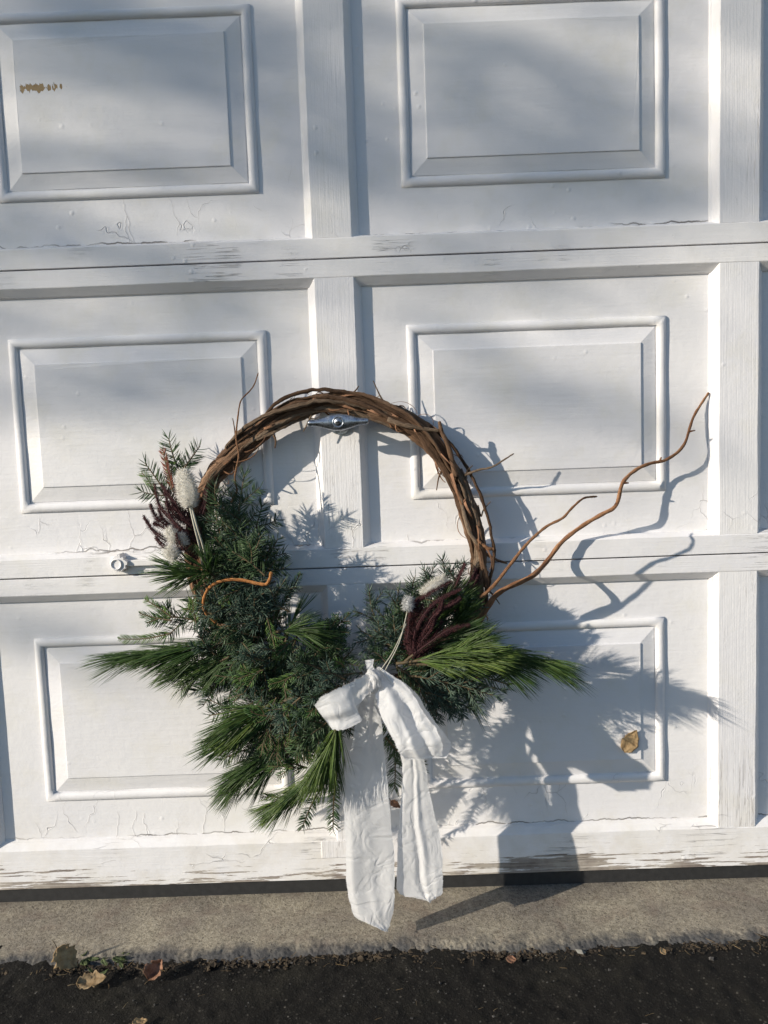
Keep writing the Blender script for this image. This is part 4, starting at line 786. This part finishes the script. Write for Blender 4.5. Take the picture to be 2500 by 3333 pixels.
for k in range(n): x = g.uniform(-.8, 1.0); y = edy(x) - abs(g.normal(0, .02)) if g.random() < .75 else g.uniform(-.42, -.19); P.append((x, y, ASZ + .0045)); a = g.uniform(0, 6.28); D.append((math.cos(a), math.sin(a), g.uniform(-.05, .15)))
V, F = needles(np.array(P), np.array(D), g.uniform(.006, .022, n), .0004, g.normal(0, .15, (n, 3)) * np.array([1, 1, .2]), K=3)
mesh('straw_litter', V, F, leafmat('straw', [(.1, (.10, .06, .03)), (.7, (.26, .18, .09)), (.95, (.42, .34, .2))], .8), None, False, kind='stuff')

# ================================================================= THE TREE THAT DAPPLES THE UPPER PANELS
tree = thing('garden_tree', (-11.2, -4.6, ASZ), 'tall garden tree left of the driveway whose branches shade the upper door panels', 'tree')
def dz(P): return P[..., 2] - .75 * (-P[..., 1])      # height on the door where a point's shadow falls
tb = MB(); tb.add(*tube(spline([(-11.2, -4.6, ASZ - .1), (-11.1, -4.6, 1.5), (-11.25, -4.55, 3.5), (-11.1, -4.6, 6), (-11.1, -4.5, 8.5)], 40), np.linspace(.19, .05, 40), 12, .1, 3)); tb.build('trunk', simple('tree_bark', (.09, .07, .055), .9, var=(.16, .13, .10), sc=30, bumpd=.01), tree, True)
br = MB(); g = np.random.default_rng(12); LF = []
# leafy boughs, each spanning the two door points (photo pixels) its soft shade falls between, at s metres up the sun's direction
BOUGHS = [((150, 120), (820, 400), 4.6, 110, .06), ((-60, 60), (420, 20), 4.4, 60, .06), ((480, 250), (900, 330), 4.9, 70, .05), ((-50, 640), (520, 760), 4.5, 80, .06), ((100, 850), (900, 900), 4.8, 70, .05),
          ((1300, 60), (1500, 330), 4.3, 50, .07), ((1450, 150), (2150, 330), 4.7, 100, .05), ((1500, 470), (1950, 500), 4.5, 90, .05), ((1800, 420), (2250, 620), 5.0, 60, .05), ((1250, 560), (1700, 700), 4.6, 50, .06),
          ((1300, 850), (2100, 780), 4.9, 70, .05), ((1900, 650), (2600, 560), 4.4, 80, .06), ((2100, 40), (2600, 120), 4.6, 70, .06), ((-80, 980), (450, 1090), 5.0, 45, .07), ((1350, 980), (1800, 1330), 5.0, 40, .06), ((1700, 1330), (2250, 1420), 4.8, 45, .05),
          ((500, 1230), (860, 1100), 5.0, 30, .06), ((-60, 1330), (330, 1290), 4.7, 40, .07), ((900, 420), (1250, 560), 4.8, 60, .06), ((600, 20), (1200, 80), 4.5, 60, .06), ((-40, 2010), (260, 2060), 5.2, 26, .03)]
for (p0, p1, s0, nl_, wd2) in BOUGHS:
    A_ = at(*p0, 0) + s0 * SUN; B2 = at(*p1, 0) + (s0 + .25) * SUN; root = np.array([-11.12, -4.58, A_[2] + g.uniform(-.1, .35)])
    P = spline([root, (root * .45 + A_ * .55) + np.array([0, g.normal(0, .15), .12]), A_, (A_ + B2) / 2 + g.normal(0, .03, 3), B2], 30); br.add(*tube(P, np.linspace(.016, .005, 30), 6))
    for j in range(9):
        i = int(g.integers(16, 29)); e = P[i] + (unit(P[-1] - P[15]) + g.normal(0, .35, 3)) * g.uniform(.08, .25); br.add(*tube(P[i] + (e - P[i]) * np.linspace(0, 1, 5)[:, None], np.linspace(.006, .003, 5), 5))
    nl_ = int(nl_ * .24); u = g.uniform(.0, 1.05, nl_)[:, None]; LF += list(A_ + (B2 - A_) * u + g.normal(0, wd2, (nl_, 3)) * np.array([1, 1, .9]))
for k in range(90): LF.append(at(g.uniform(-300, 2800), g.uniform(-400, 1150), 0) + g.uniform(4.0, 5.4) * SUN)
for k in range(40):                                   # the rest of the crown, above and beyond what shades the door
    z = g.uniform(5.4, 8.6); a = g.uniform(0, 6.28); L = g.uniform(1.4, 3.0) * (1.25 - (z - 4) / 7); d = np.array([math.cos(a), math.sin(a), g.uniform(.1, .5)])
    P = np.array([-11.12, -4.58, z]) + d * L * np.linspace(0, 1, 12)[:, None] + np.cumsum(g.normal(0, .03, (12, 3)), 0); br.add(*tube(P, np.linspace(.035, .008, 12), 6))
    for q in range(70): LF.append(P[int(g.integers(3, 12))] + g.normal(0, .16, 3))
br.build('limbs', simple('limb_bark', (.08, .065, .05), .9), tree, True)
LF = np.array(LF); n = len(LF); A = unit(g.normal(0, 1, (n, 3))); B_ = unit(np.cross(A, g.normal(0, 1, (n, 3)))); s = g.uniform(.018, .042, n)[:, None]
V = np.stack([LF - A * s, LF + B_ * s * .5, LF + A * s, LF - B_ * s * .5], 1).reshape(-1, 3); F = np.arange(n * 4).reshape(-1, 4)
mesh('crown', V, F, leafmat('tree_leaf', [(.1, (.03, .06, .02)), (.9, (.08, .12, .04))], .6, .2), tree, False, kind='stuff')
